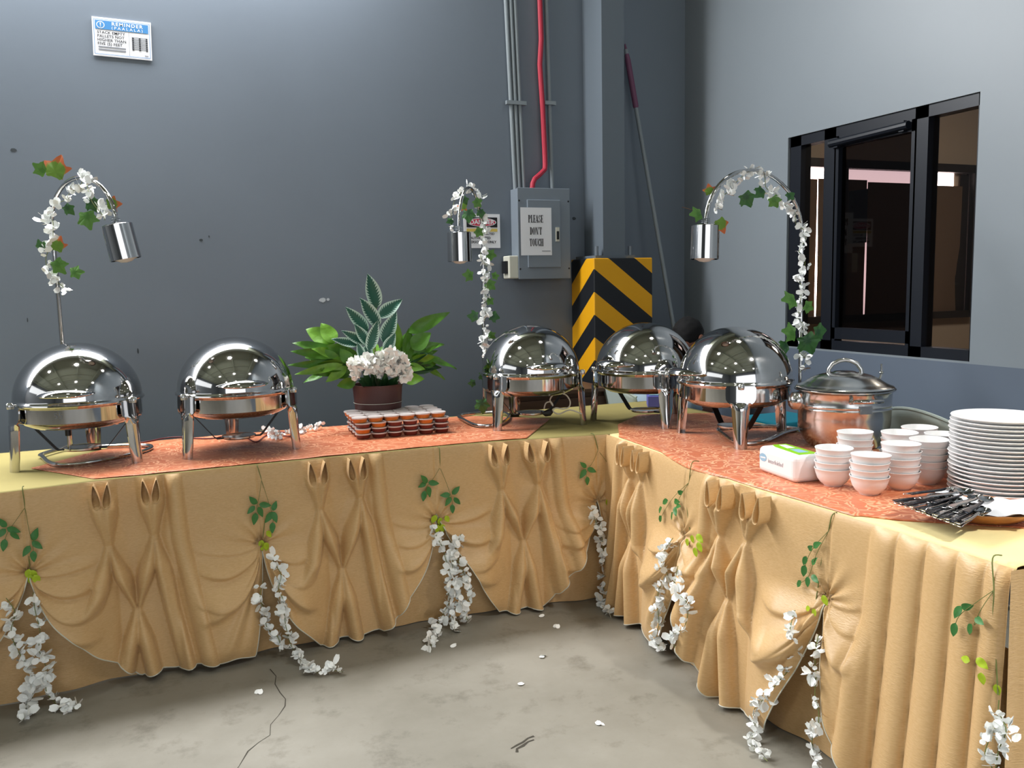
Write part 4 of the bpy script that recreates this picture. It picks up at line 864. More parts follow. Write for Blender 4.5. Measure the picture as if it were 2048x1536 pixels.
garland('R', 'sparse wisteria garland with lime leaves at the near end of the window side skirt', [(1985, 1120), (1988, 1180), (1986, 1240), (1992, 1320), (1996, 1390)], [[(1915, 1223), (1932, 1214), (1908, 1258)], [(1939, 1258), (1957, 1241)]], [(1940, 1322, -1.5), (1953, 1316, 1.1), (1962, 1345, .2), (1992, 1368, .3)],
        [[(1998, 1400), (1992, 1450), (1980, 1475), (1970, 1510), (1985, 1540), (1980, 1590)], [(2000, 1430), (2012, 1462), (1996, 1505), (1990, 1560)]], .78)

# ------------------------------------------------------------------ heat lamps with flower garlands
def heat_lamp(label, base, top, shade, ztop, loop, tilt, ivy, runs, vine_label, ivy_s=.066):
    base = Vector(base); top = Vector(top); S = Vector(shade); t = thing('heat_lamp', label, 'heat lamp', (base.x, base.y, TZ), 0, 'heat lamps over the buffet')
    M = (top + S) / 2; h = (top - S) / 2; b_ = ztop - M.z; P = [base, base.lerp(top, .33), base.lerp(top, .66)]
    for a in np.linspace(0, PI, 26): P.append(M + h * math.cos(a) + Vector((0, 0, b_ * math.sin(a))))
    ax = Vector(tilt).normalized(); P.append(S + ax * .02)
    MB().tube([tuple(p - t.location) for p in P], .0085, 12).obj('post', M_chrome, t)
    lp = [Vector(p) for p in loop]; lp = spline(lp + [lp[0]], 5)[:-1]
    MB().tube([tuple(p - t.location) for p in lp], .008, 10, closed=True).obj('base_loop', M_chrome2, t)
    R = Vector((0, 0, -1)).rotation_difference(ax).to_matrix(); Mx = Matrix.Translation(S - t.location) @ R.to_4x4()
    sh = MB().lathe([(0, .0), (.012, .0), (.05, -.002), (.0555, -.006), (.0565, -.138), (.0545, -.138), (.0535, -.01), (0, -.006)], 40, M=Mx).obj('lamp_shade', M_chrome, t, True, 40)
    MB().lathe([(0, -.03), (.02, -.035), (.026, -.07), (.043, -.115), (.04, -.135), (.02, -.147), (0, -.15)], 24, M=Mx).obj('bulb', M_bulb, sh)
    coil = [tuple((Mx @ Vector((.016 * math.cos(a), .016 * math.sin(a), .004 + .0022 * a / 2)))) for a in np.linspace(0, 6 * PI, 50)]
    MB().tube(coil, .0014, 5).obj('spring', M_conduit, sh)
    v = thing('ivy_garland', vine_label, 'garland', tuple(P[3]), 0, 'ivy and white flower garlands wound on the heat lamps')
    for run in runs: strand(v, [tuple(p) for p in run], step=.027, jit=.012, size=.95, lift=.004)
    for (p, ang, s, k) in ivy:
        up = Vector((math.sin(ang), -.1, math.cos(ang))); R = orient(up, Vector((-.35 + random.uniform(-.4, .4), -1, random.uniform(-.2, .5))))
        put('ivy_leaf', IVY[k], v, p, R, ivy_s * s)
    return t
def L(y, pts): return [Vector(at_y(a, b_, y)) for a, b_ in pts]
def D(t, x, y): return Vector(CAM + t * ray(x, y))
def LV(yv, lst): return [(at_y(x, y, yv + dy), ang, s, k) for x, y, ang, s, k, dy in lst]
b1 = at_y(141, 880, 4.12); b1[2] = TZ + .012
heat_lamp('chrome heat lamp behind dish number 55, with white flowers and reddish ivy', b1, at_y(104, 450, 4.05), D(3.28, 233, 447), at_y(165, 352, 3.8)[2],
          [(b1[0], b1[1], .764), (-.30, 4.06, .764), (-.10, 3.99, .764), (-.055, 3.91, .764), (-.12, 3.79, .764), (-.285, 3.672, .764), (-.40, 3.70, .764), (-.462, 3.90, .764), (-.47, 3.97, .764)], (.18, -.02, -1),
          LV(3.9, [(108, 352, .3, 1.9, 2, .06), (90, 345, -.9, 1.2, 0, .1), (178, 398, 2.6, 1.25, 1, -.1), (172, 425, 3.0, 1.5, 0, -.12), (130, 412, 2.4, 1.0, 1, .0), (215, 408, 1.5, 1.1, 2, -.2), (112, 500, .3, 1.3, 2, .1), (110, 522, 2.6, 1.4, 0, .08), (142, 545, 1.5, 1.1, 0, .05), (86, 498, -.5, .9, 1, .1)]),
          [[at_y(x, y, yv) for x, y, yv in ((124, 592, 4.07), (132, 580, 4.05), (110, 560, 4.0), (96, 540, 4.0), (92, 515, 4.0), (104, 485, 4.0), (106, 460, 4.0), (104, 440, 4.0), (86, 442, 3.98), (100, 425, 4.0), (112, 408, 3.98), (130, 400, 3.95), (140, 386, 3.9), (160, 372, 3.84), (168, 352, 3.8), (172, 362, 3.75), (176, 380, 3.7), (185, 405, 3.66), (205, 430, 3.62), (210, 440, 3.6))]], 'garland of white blossoms and reddish ivy on the lamp behind dish number 55')
b2 = at_y(968, 832, 4.12); b2[2] = TZ + .012
heat_lamp('chrome heat lamp by the wall in the middle, in front of the danger sign', b2, at_y(966, 480, 4.1), D(4.0, 918, 463), at_y(936, 378, 4.0)[2],
          [(b2[0], b2[1], .764), (1.61, 4.10, .764), (1.60, 3.95, .764), (1.46, 3.74, .764), (1.36, 3.76, .764), (1.36, 3.95, .764), (1.39, 4.10, .764)], (0, 0, -1),
          LV(4.0, [(925, 395, 2.6, 1.0, 1, 0), (936, 420, 3.1, 1.5, 1, 0), (928, 408, -2.6, 1.0, 2, 0), (950, 400, 2.4, 1.1, 0, 0), (960, 420, 2.9, 1.0, 1, .05), (952, 460, 2.2, 1.1, 0, .05), (975, 508, 1.8, 1.2, 0, .08), (945, 552, -1.4, 1.3, 0, .08), (975, 565, 2.3, 1.3, 0, .08), (985, 552, 1.5, .9, 0, .08), (976, 597, 2.4, 1.0, 0, .08), (955, 632, -1.6, 1.3, 1, .08), (980, 632, 1.7, 1.3, 1, .08), (978, 668, 2.2, 1.0, 0, .08), (965, 745, 2.9, 1.2, 1, .08), (950, 765, -1.7, .9, 1, .08), (962, 800, 3.0, 1.7, 1, .08), (905, 440, -2.0, .8, 1, -.05)]),
          [[at_y(x, y, 4.08) for x, y in ((966, 735), (972, 700), (962, 690), (974, 668), (964, 650), (972, 632), (966, 612), (974, 600), (968, 580), (976, 572), (968, 548), (978, 540), (964, 520), (962, 505), (970, 490), (963, 470), (974, 462), (966, 440), (958, 425), (962, 400), (950, 390), (938, 374), (928, 380), (915, 395), (908, 405), (903, 430), (902, 450), (915, 455))]], 'garland of white blossoms and dark ivy on the middle lamp by the wall', .06)
b3 = D(3.78, 1599, 858); b3[2] = TZ + .012
heat_lamp('chrome heat lamp in front of the dark window, with white flowers and ivy', b3, D(3.76, 1604, 470), D(3.45, 1411, 449), D(3.6, 1512, 343)[2],
          [tuple(b3), (2.50, 3.10, .764), (2.29, 3.15, .764), (2.20, 3.0, .764), (2.14, 2.83, .764), (2.24, 2.80, .764), (2.46, 2.93, .764)], (-.05, -.03, -1),
          [(D(dd, x, y), a, s, k) for x, y, a, s, k, dd in ((1420, 388, -.3, .9, 2, 3.5), (1402, 428, -1.6, 1.2, 0, 3.45), (1438, 440, 2.6, 1.3, 2, 3.42), (1488, 388, 2.5, 1.4, 1, 3.55), (1525, 378, -2.4, 1.1, 1, 3.6), (1545, 395, 2.6, 1.1, 0, 3.62), (1575, 395, 1.0, .9, 1, 3.68), (1590, 600, -1.5, 1.6, 0, 3.72), (1610, 610, 2.0, 1.1, 0, 3.72), (1590, 668, -1.3, 1.6, 0, 3.7), (1610, 672, 2.6, 2.0, 1, 3.68), (1630, 665, 1.4, 1.4, 1, 3.7), (1575, 690, -2.0, 1.3, 1, 3.72))],
          [[D(dd, x, y) for x, y, dd in ((1600, 745, 3.72), (1612, 720, 3.72), (1598, 700, 3.74), (1606, 650, 3.72), (1596, 636, 3.74), (1604, 575, 3.73), (1592, 560, 3.74), (1602, 545, 3.74), (1610, 525, 3.74), (1598, 505, 3.74), (1612, 475, 3.74), (1608, 460, 3.74), (1592, 448, 3.74), (1590, 425, 3.72), (1575, 415, 3.7), (1560, 400, 3.66), (1545, 385, 3.64), (1532, 375, 3.62), (1528, 350, 3.6), (1510, 342, 3.58), (1490, 348, 3.55), (1470, 368, 3.52), (1462, 380, 3.5), (1445, 392, 3.48), (1438, 405, 3.46), (1430, 422, 3.44))]], 'garland of white blossoms and ivy on the lamp in front of the window')
vn = bpy.data.objects['ivy_garland.002']
MB().tube([tuple(D(3.46, 1364, 414) - vn.location), tuple(D(3.45, 1400, 424) - vn.location)], .0014, 5).obj('flower_stem', M_wood, vn)

# ------------------------------------------------------------------ centrepiece
CY = 4.0
pc = at_y(756, 800, CY); ct = thing('centrepiece_plant', 'leafy centrepiece with white edged leaves and white flowers in a brown pot', 'potted plant', (pc[0], CY, TZ))
MB().lathe([(0, .004), (.098, .004), (.102, .0), (.1165, .20), (.1195, .206), (.1195, .214), (.112, .214), (.108, .17), (0, .165)], 40).obj('pot', M_potbrown, ct, True, 40)
MB().lathe([(.1142, .128), (.1155, .1285), (.1146, .130)], 40).obj('stitching', M_beige, ct)
C3 = lambda u, v, dy=0: Vector(at_y(560 + u / 5.12, 530 + v / 5.12, CY + dy))
def leaf_between(nm, m, bu, bv, tu, tv, w_, dy=0, dyt=0, curve=.12, fold=.25, face=(0, -1, .25), roll=0, shape=1.0):
    a = C3(bu, bv, dy); b_ = C3(tu, tv, dyt); Ln = (b_ - a).length; me = leaf_mesh(nm, Ln, w_ / 5.12 * 4.15 / FPX, m, curve, fold, 10, 4, shape)
    return put(nm, me, ct, a, orient(b_ - a, Vector(face), roll))
for i, q in enumerate([(985, 450, 912, 88, 190, .03, .0), (1010, 640, 835, 335, 170, .0, -.04), (900, 680, 680, 428, 140, .02, .0), (1000, 540, 1255, 342, 150, .02, .02), (1050, 790, 1192, 478, 160, .0, -.02), (910, 820, 770, 605, 120, -.01, -.03), (905, 880, 1005, 570, 130, -.03, -.06), (890, 810, 640, 672, 110, .0, -.03), (800, 820, 535, 752, 100, .0, -.02), (1070, 890, 1182, 700, 120, -.02, -.05), (850, 970, 800, 800, 100, -.02, -.05), (880, 960, 905, 800, 130, -.02, -.03)]):
    leaf_between('variegated_leaf', M_varieg, *q, curve=.10, roll=random.uniform(-.25, .25))
MB().tube([tuple(C3(980, 1180) - ct.location), tuple(C3(970, 800) - ct.location), tuple(C3(985, 440, .03) - ct.location)], .004, 6).obj('stem', M_stem, ct)
random.seed(11)
for q in [(560, 800, 262, 640, 200), (560, 800, 420, 590, 170), (600, 900, 130, 775, 130), (600, 930, 110, 880, 110), (640, 960, 250, 945, 110), (620, 1010, 85, 1022, 90), (640, 1020, 150, 1120, 90), (620, 1040, 210, 1192, 90), (680, 1040, 470, 1200, 110), (780, 1190, 580, 1240, 120), (700, 1040, 640, 1110, 90), (690, 960, 330, 850, 130), (700, 900, 480, 830, 140), (720, 1000, 620, 860, 130), (770, 980, 690, 840, 110), (700, 1010, 420, 1080, 120), (680, 1060, 380, 1000, 110), (720, 1100, 560, 1150, 90), (660, 990, 300, 1060, 100),
          (1310, 690, 1735, 482, 150), (1350, 860, 1540, 690, 190), (1400, 850, 1700, 790, 110), (1290, 970, 1636, 878, 90), (1480, 950, 1835, 1030, 110), (1440, 1000, 1712, 1165, 100), (1270, 1170, 1475, 1165, 130), (1220, 920, 1205, 550, 120), (1290, 980, 1330, 640, 150), (1280, 900, 1280, 690, 130), (1300, 1010, 1520, 960, 120), (1300, 1040, 1480, 1060, 100), (960, 960, 985, 770, 110), (1010, 940, 1060, 820, 90), (1330, 920, 1640, 800, 110), (1260, 1100, 1400, 1010, 110)]:
    m = random.choice((M_leafp, M_leafp, M_leafp2, M_leafp2)) if q[2] < 900 else random.choice((M_leafp, M_leafp, M_leafdk, M_leafp2))
    leaf_between('leaf', m, *q, dy=random.uniform(-.03, .03), dyt=random.uniform(-.08, .1), curve=random.uniform(.02, .2), face=(random.uniform(-.3, .3), -1, random.uniform(-.1, .9)), roll=random.uniform(-.5, .5))
for k in range(26):
    left = k % 2 == 0; a_ = random.uniform(-.55, 1.0); rr_ = random.uniform(330, 500) if left else random.uniform(280, 430)
    bu, bv = (random.uniform(640, 740), random.uniform(930, 1060)) if left else (random.uniform(1270, 1350), random.uniform(930, 1060))
    tu = bu + (-1 if left else 1) * rr_ * math.cos(a_) * .8; tv = bv - rr_ * math.sin(a_) * .62
    leaf_between('leaf', random.choice((M_leafp, M_leafp2, M_leafp, M_leafdk)), bu, bv, tu, tv, random.uniform(90, 150), dy=random.uniform(0, .05), dyt=random.uniform(-.04, .12), curve=random.uniform(.02, .25), face=(random.uniform(-.4, .4), -1, random.uniform(-.2, .9)), roll=random.uniform(-.6, .6))
for u, v in ((820, 1210), (880, 1120), (930, 1180), (990, 1150), (1050, 1180), (1110, 1150), (1170, 1190), (1230, 1180), (860, 1180), (1010, 1200), (1140, 1210), (950, 1110), (1090, 1110)):
    leaf_between('flower_leaf', M_leafdk, 1010 + (u - 1010) * .6, 1260, u + random.uniform(-30, 30), v - 30, 90, -.04, -.11, face=(random.uniform(-.5, .5), -1, .6))
def ruffle(seed, R):
    r_ = random.Random(seed); mb = MB()
    for k in range(22):
        dv = Vector((r_.gauss(0, 1), r_.gauss(0, 1) - .5, r_.gauss(0, 1) + .3)).normalized()
        e = dv.to_track_quat('Y', 'Z').to_matrix().to_4x4() @ Matrix.Rotation(r_.uniform(0, 6.28), 4, 'Y') @ Matrix.Rotation(r_.uniform(-1.2, -.5), 4, 'X')
        petal(mb, Matrix.Translation(dv * R * .55) @ e, R * .75, R * 1.0, .5)
    return mb.mesh('bloom', M_petal2)
RF = [ruffle(s, .034) for s in range(3)]
for i, (u, v) in enumerate(((775, 1020), (830, 1060), (900, 985), (965, 1035), (1040, 965), (1110, 930), (1195, 955), (1235, 1000), (1090, 1045), (1150, 1040), (1220, 1100), (1265, 1110), (1020, 1110), (780, 1135), (930, 1010), (1180, 1010), (1120, 1090))):
    put('bloom', RF[i % 3], ct, C3(u, v, -.10 + .03 * random.random()), Matrix.Rotation(random.uniform(0, 6.28), 3, 'Z'), (.62 if i in (12, 13) else 1.0) * random.uniform(.85, 1.1))

# ------------------------------------------------------------------ dessert cups, 6 by 4, four layers
cp = (MB().lathe([(0, 0), (.0275, 0), (.030, .003), (.0338, .019), (.0345, .0195)], 20), M_caramel)
CUPB = [cp[0].mesh('cup', m, True, 50) for m in (M_caramel, M_jelly)]
LIDM = MB().lathe([(.0335, .0175), (.0358, .0175), (.0362, .0212), (.0352, .0232), (.031, .0226), (.0, .0225)], 20).mesh('lid', M_lid, True, 50)
LYN = ['bottom layer', 'second layer up', 'third layer up', 'top layer']; RWN = ['front row', 'second row', 'third row', 'back row']
cu0 = Vector((.812, 3.735)); ex = Vector((.0718, -.002)); ey = Vector((.0035, .0718))
for ly in range(4):
    for rw in range(4):
        for cl in range(6):
            if ly < 3 and not (rw == 0 or cl in (0, 5)): continue
            car = ly == 3 or (rw == 0 and (ly, cl) in ((2, 4), (2, 1), (1, 0)))
            p = cu0 + ex * (cl + (-.16 if ly == 3 else 0)) + ey * (rw + (.12 if ly == 3 else 0)) + Vector((random.uniform(-.001, .001), random.uniform(-.001, .001)))
            o = link('dessert_cup', CUPB[0 if car else 1], None, (p.x, p.y, TZ + .0048 + ly * .0236))
            tag(o, '%s cup with clear lid, %s, ' if False else '%s cup with clear lid, %s, %s, %s from left' % ('caramel pudding' if car else 'brown jelly', LYN[ly], RWN[rw], ORD[cl]), 'dessert cup', 'stacked dessert cups on the back table')
            link('lid', LIDM, o)

# ------------------------------------------------------------------ soup pot
PX, PY = 2.512, 2.645
po = thing('soup_pot', 'large lidded stainless steel soup pot next to the chafing dish by the window', 'pot', (PX, PY, TZ + .003), math.radians(-38))
MB().lathe([(0, .004), (.122, .004), (.130, .001), (.142, .010), (.158, .034), (.1685, .062), (.1740, .09), (.1755, .12), (.176, .152), (.1775, .155), (.176, .158), (.176, .166), (.1775, .169), (.176, .172), (.177, .216), (.182, .222), (.190, .226), (.1905, .230), (.180, .232), (.172, .22), (.168, .1), (0, .02)], 72).obj('body', M_pot, po, True, 40)
lidp = [(.182, .233), (.186, .236), (.182, .240), (.165, .246), (.15, .254), (.125, .270), (.10, .281), (.07, .289), (.045, .292), (.04, .296), (0, .297)]
pl_ = MB().lathe(lidp, 64).obj('lid', M_pot, po, True, 60)
MB().tube([(-.062, 0, .288), (-.060, 0, .305), (-.045, 0, .326), (-.022, 0, .338), (0, 0, .342), (.022, 0, .338), (.045, 0, .326), (.060, 0, .305), (.062, 0, .288)], .0085, 12).obj('lid_handle', M_chrome2, pl_)
for a, nm in ((-PI / 2 + .35, 'side_handle'), (PI / 2 + .35, 'side_handle')):
    c = Vector((math.cos(a), math.sin(a), 0)); tt_ = Vector((-math.sin(a), math.cos(a), 0))
    MB().tube([tuple(c * .170 + tt_ * s_ * .055 + c * o_ + Vector((0, 0, .195 + up))) for s_, o_, up in ((-1, 0, 0), (-.95, .03, .006), (-.6, .045, .008), (0, .048, .008), (.6, .045, .008), (.95, .03, .006), (1, 0, 0))], .0085, 10).box(tuple(c * .178 + Vector((0, 0, .165))), (.012, .05, .03), rot=Matrix.Rotation(a, 3, 'Z')).obj(nm, M_chrome, po)
ab = PI + .38 - .0
MB().lathe([(0, .036), (.02, .033), (.033, .018), (.036, 0), (.033, -.018), (.02, -.033), (0, -.036)], 24, tuple(Vector((math.cos(ab), math.sin(ab), 0)) * .196 + Vector((0, 0, .185)))).obj('ball_handle', M_chrome2, po)
MB().tube([(.145, .11, .255), (.152, .116, .275), (.150, .114, .315)], [.006, .004, .0045], 8).lathe([(0, .008), (.009, .004), (.01, 0), (.006, -.006), (0, -.008)], 12, (.15, .115, .28)).obj('ladle', M_chrome2, po)

# ------------------------------------------------------------------ bowls, plates
bprof = [(0, .003), (.023, .003), (.025, 0), (.028, 0), (.030, .004), (.041, .013), (.0495, .026), (.0545, .042), (.0575, .055), (.0590, .0565), (.0590, .0585), (.0570, .0588), (.053, .044), (.047, .028), (.038, .016), (.024, .008), (0, .006)]
BOWL = MB().lathe(bprof, 36).mesh('bowl', M_ceramic, True, 60)
STK = [((1.985, 2.128), 4, 'stack touching the tissue pack'), ((2.000, 1.990), 4, 'foremost stack by the table edge'), ((2.132, 1.998), 5, 'stack right behind the foremost'), ((2.262, 2.012), 5, 'stack just left of the plates'), ((2.165, 2.225), 5, 'back stack nearest the soup pot'), ((2.285, 2.15), 5, 'middle stack of the back row'), ((2.42, 2.19), 5, 'back stack nearest the window wall'), ((2.385, 2.06), 5, 'back stack behind the plates')]
for (x, y), n, nm in STK:
    for k in range(n):
        p = 'lowest' if k == 0 else 'topmost' if k == n - 1 else ORD[k] + ' from the bottom'
        o = link('soup_bowl', BOWL, None, (x + random.uniform(-.002, .002), y + random.uniform(-.002, .002), TZ + .0045 + k * .0218), (random.uniform(-.02, .02), random.uniform(-.025, .025), 0))
        tag(o, 'small white bowl, %s in the %s' % (p, nm), 'bowl', 'stacked white bowls')
pprof = [(0, .003), (.082, .003), (.084, 0), (.088, 0), (.089, .003), (.118, .012), (.137, .020), (.1388, .0215), (.138, .0235), (.134, .0232), (.112, .016), (.088, .0075), (0, .0065)]
PLATE = MB().lathe(pprof, 64).mesh('plate', M_ceramic, True, 60)
NPL = 19
for k in range(NPL):
    p = 'lowest' if k == 0 else 'topmost' if k == NPL - 1 else ORD[NPL - 1 - k] + ' from the top'
    o = link('dinner_plate', PLATE, None, (2.335 + random.uniform(-.003, .003), 1.815 + random.uniform(-.003, .003), TZ + .0045 + k * .0122)); tag(o, 'white dinner plate, %s in the tall plate stack' % p, 'plate', 'tall stack of white plates')

# ------------------------------------------------------------------ tissue pack
tp = thing('tissue_pack', 'white pack of paper tissues with green top label, at the table edge', 'tissue pack', (1.958, 2.30, TZ + .004), math.radians(-6))
bevel(MB().box((0, 0, .045), (.118, .218, .09)).obj('wrapper', M_pack, tp, False), .018, 4)
lab = MB().prism([(-.030, -.088), (.043, -.090), (.043, .092), (-.010, .094), (-.022, .06), (-.026, -.02)], .0008, place=lambda x, y, h: (x, y, .0900 + h)).obj('top_label', M_greenlbl, tp, False)
MB().prism([(-.002, .018), (.026, .014), (.03, .076), (.008, .082)], .0004, 0, place=lambda x, y, h: (x, y, .0909 + h)).prism([(-.01, -.06), (.026, -.064), (.026, -.006), (-.004, .0)], .0004, 1, place=lambda x, y, h: (x, y, .0909 + h)).obj('label_print', [M_white, M_bluelbl], lab, False)
mb = MB(); fp = lambda x, y, h: (-.0592 - h, -x, y - .004)
mb.prism(el(.022, .014, -.075, .058), .0005, 0, fp).prism([(-.09, .054), (-.06, .056), (-.06, .061), (-.09, .059)], .0009, 1, fp)
text_mb(mb, 'interfolded', .020, lambda x, y, h: fp(x + .0, y + .052, .0006), 2, offset=.0003)
mb.obj('front_print', [M_bluelbl, M_white, M_greyprint], tp, False)

# ------------------------------------------------------------------ cutlery tray
TX, TY = 2.06, 1.655
tr = thing('wooden_tray', 'shallow brown wooden bowl holding the cutlery at the near end of the table', 'tray', (TX, TY, TZ + .004), math.radians(-55))
MB().lathe([(0, .003), (.075, .003), (.08, 0), (.095, .004), (.125, .02), (.143, .034), (.1445, .0365), (.142, .037), (.12, .024), (.09, .011), (0, .009)], 48).obj('bowl', M_traywood, tr, True, 50)
bpy.data.objects[tr.children[0].name].scale = (1.0, .86, 1)
# crumpled lining sheet
V = []
for i in range(15):
    row = []
    for j in range(13):
        u = -1 + i / 7; v = -1 + j / 6; x = u * .118; y = v * .100; r_ = math.hypot(x / .14, y / .12)
        row.append((x, y, .014 + min(.030, .028 * r_ ** 2) + .012 * mnoise.noise((x * 26, y * 26, 2)) + (max(0, r_ - 1.1) * (.05 * mnoise.noise((u * 2.2, v * 2.2, 7)) - .008))))
    V.append(row)
lin_o = MB().grid(np.array(V)).obj('lining_sheet', M_white, None, True, None); lin_o.location = tr.location; lin_o.rotation_euler = tr.rotation_euler; sd = lin_o.modifiers.new('sheet', 'SOLIDIFY'); sd.thickness = .0006
tag(lin_o, 'crumpled white tissue sheet poking out around the wooden cutlery tray', 'napkin')
def cutlery(kind):
    mb = MB(); path = [(0, .0), (.03, .001), (.075, .0015), (.115, .0025), (.13, .005)]; wd = [.0092, .0090, .0078, .0052, .0038]; V = []
    for (x, z), w_ in zip(path, wd): V.append([(x, w_, z), (x, w_ * .6, z + .0022), (x, -w_ * .6, z + .0022), (x, -w_, z), (x, -w_ * .6, z - .0012), (x, w_ * .6, z - .0012)])
    mb.grid(np.array(V), wrap=True); mb.f.append((0, 1, 2, 3, 4, 5)); mb.mi.append(0); hb = MB()
    if kind == 'spoon':
        G = []
        for i in range(9):
            u = i / 8; w_ = .0195 * math.sin(PI * (.06 + .9 * u)) ** .7; G.append([(.127 + u * .055, w_ * s, .006 - .010 * math.sin(PI * u) * (1 - s * s) + .004 * u) for s in np.linspace(-1, 1, 7)])
        hb.grid(np.array(G))
    else:
        G = [[(.127 + u * .02, s * (.0035 + .009 * math.sin(PI / 2 * u)), .005 - .004 * u) for s in (-1, -.5, 0, .5, 1)] for u in np.linspace(0, 1, 5)]; hb.grid(np.array(G))
        for k in range(4):
            y = -.0105 + .007 * k; hb.box((.163, y, .003), (.036, .0035, .0016))
    return mb, hb
H1 = Vector(at_z(1786, 1003, .80)); H2 = Vector(at_z(1924, 1056, .795))
CUT = {}
for kd in ('spoon', 'fork'):
    a, b_ = cutlery(kd); CUT[kd] = (a.mesh('handle', M_chrome), b_.mesh('head', M_chrome)); 
    for me in CUT[kd]: pass
M_sleeve = mat('smoky_handle', (64, 66, 72), .22, .85)
HB = MB(); a_, _ = cutlery('spoon'); CUTD = a_.mesh('handle', M_sleeve)
NC = 24
for i in range(NC + 10):
    bk_ = i >= NC; u = (i // 2 + .5) / (NC / 2) if not bk_ else (i - NC + .5) / 10; p = H1.lerp(H2, u) + (Vector((.062, .034, .0)) if bk_ else Vector((0, 0, 0))) + Vector((random.uniform(-.003, .003), random.uniform(-.003, .003), 0))
    tgt = Vector((TX + .06 + (u - .5) * -.02, TY + .035 + (.5 - u) * .13, .80)); dirv = (tgt - p); ang = math.atan2(dirv.y, dirv.x) + random.uniform(-.06, .06)
    kd = 'fork' if i % 3 == 1 else 'spoon'; lay = (i % 2) * .0066 + (.013 if bk_ else 0)
    t_ = thing('dinner_' + kd, '%s steel %s, %s from the far end in the %s row on the tray' % ('dark' if i % 4 == 1 else 'bright', kd, ORD[i] if not bk_ else ORD[i - NC], 'upper' if bk_ else 'lower'), kd, (p.x, p.y, .797 + lay), ang, 'cutlery in the wooden tray')
    t_.rotation_euler = (random.uniform(-.15, .15), .02, ang)
    link('handle', CUTD if i % 4 == 1 else CUT[kd][0], t_); link('head', CUT[kd][1], t_)

# ------------------------------------------------------------------ cords and loose flowers on the back table
ZT = lambda x, y: tuple(at_z(x, y, TZ + .0075))
cb = MB().tube([tuple(p) for p in spline([ZT(262, 888), ZT(300, 882), ZT(330, 876), ZT(360, 874), ZT(395, 877), ZT(430, 876), ZT(462, 869), ZT(490, 874), ZT(512, 884), ZT(530, 872), ZT(545, 868), ZT(570, 872), ZT(585, 871), ZT(578, 866), ZT(560, 864), ZT(548, 866)], 6)], .003, 7).obj('power_cord', M_cable)
tag(cb, 'dark red power cord running along the orange cloth behind the second chafing dish', 'cord')
sp_ = thing('flower_sprig', 'loose white blossom sprig lying on the orange cloth beyond the second chafing dish', 'flower sprig', ZT(580, 866))
strand(sp_, [tuple(np.array(ZT(x, y)) + (0, 0, .012)) for x, y in ((520, 866), (540, 868), (556, 878), (572, 874), (590, 868), (612, 862), (628, 860), (642, 856))], step=.020, jit=.005, size=.8)
wc = [Vector(D(4.02, x, y)) for x, y in ((1088, 818), (1092, 806), (1102, 804), (1106, 812), (1100, 800), (1106, 790), (1118, 786), (1132, 790), (1140, 802), (1138, 814), (1126, 818), (1112, 816), (1106, 822), (1118, 828), (1140, 820), (1164, 828))]
for q in wc: q.z = max(q.z, TZ + .006)
wcd = MB().tube([tuple(p) for p in spline(wc, 5)], .0034, 7).obj('lamp_cord', M_whitecord); tag(wcd, 'white lamp cord coiled up under the chafing dish by the middle heat lamp', 'cord')
pg = D(3.98, 1094, 826); MB().tube([tuple(pg + Vector((-.03, .0, .012))), tuple(pg + Vector((-.024, -.004, .002))), tuple(pg + Vector((-.008, 0, -.002))), tuple(pg + Vector((.012, 0, .002))), tuple(pg + Vector((.026, 0, .006)))], [.003, .005, .014, .017, .009], 10).obj('plug', M_dark, wcd)
pb = thing('tissue_box', 'purple and blue tissue box on the table behind the corner chafing dish', 'tissue box', (2.50, 3.92, TZ + .004), math.radians(-28))
bevel(MB().box((0, 0, .03), (.21, .11, .06)).obj('box', M_purple, pb, False), .004); bevel(MB().box((0, -.0005, .064), (.19, .09, .008)).obj('box_top', M_bluelbl, pb, False), .003)

# ------------------------------------------------------------------ behind the tables
def plastic_chair(label, loc, rz, m, top, wd):
    t = thing('plastic_chair', label, 'chair', loc, rz); sh = .44
    V = []
    for i in range(13):
        v = i / 12; row = []
        for j in range(15):
            u = -1 + j / 7; zz = sh + .02 + (top - sh - .02) * v * (1 - .16 * u * u * v); row.append((u * wd / 2 * (1 - .1 * v * 0), .20 + .07 * v - .07 * u * u, zz))
        V.append(row)
    o = MB().grid(np.array(V)).obj('backrest', m, t, True, None); s_ = o.modifiers.new('shell', 'SOLIDIFY'); s_.thickness = .006
    MB().tube([(V[-1][j][0], V[-1][j][1], V[-1][j][2]) for j in range(15)], .008, 8).obj('back_rim', m, t)
    bevel(MB().box((0, 0, sh), (wd, .42, .02)).obj('seat', m, t, False), .008)
    for a in (-1, 1):
        for b_ in (-1, 1): MB().tube([(a * wd * .46, b_ * .19, sh), (a * wd * .5, b_ * .22, 0)], [.022, .015], 8).obj('leg', m, t)
    return t
plastic_chair('pale plastic chair behind the corner dish, with a person sitting on it', (2.655, 4.36, 0), math.radians(90), M_chairp, .835, .40)
plastic_chair('pale grey plastic chair between the window wall and the soup pot', (3.06, 2.58, 0), math.radians(90), M_chairp, .885, .46)
plastic_stool = thing('plastic_stool', 'teal plastic stool behind the table by the window, partly behind the soup pot', 'stool', (2.93, 3.50, 0))
bevel(MB().box((0, 0, .70), (.30, .30, .035)).obj('seat', M_teal, plastic_stool, False), .012)
for a in (-1, 1):
    for b_ in (-1, 1): MB().tube([(a * .12, b_ * .12, .69), (a * .16, b_ * .16, 0)], [.026, .02], 8).obj('leg', M_teal, plastic_stool)
MB().box((0, .14, .35), (.27, .02, .09)).box((0, -.14, .35), (.27, .02, .09)).obj('rail', M_teal, plastic_stool, False)
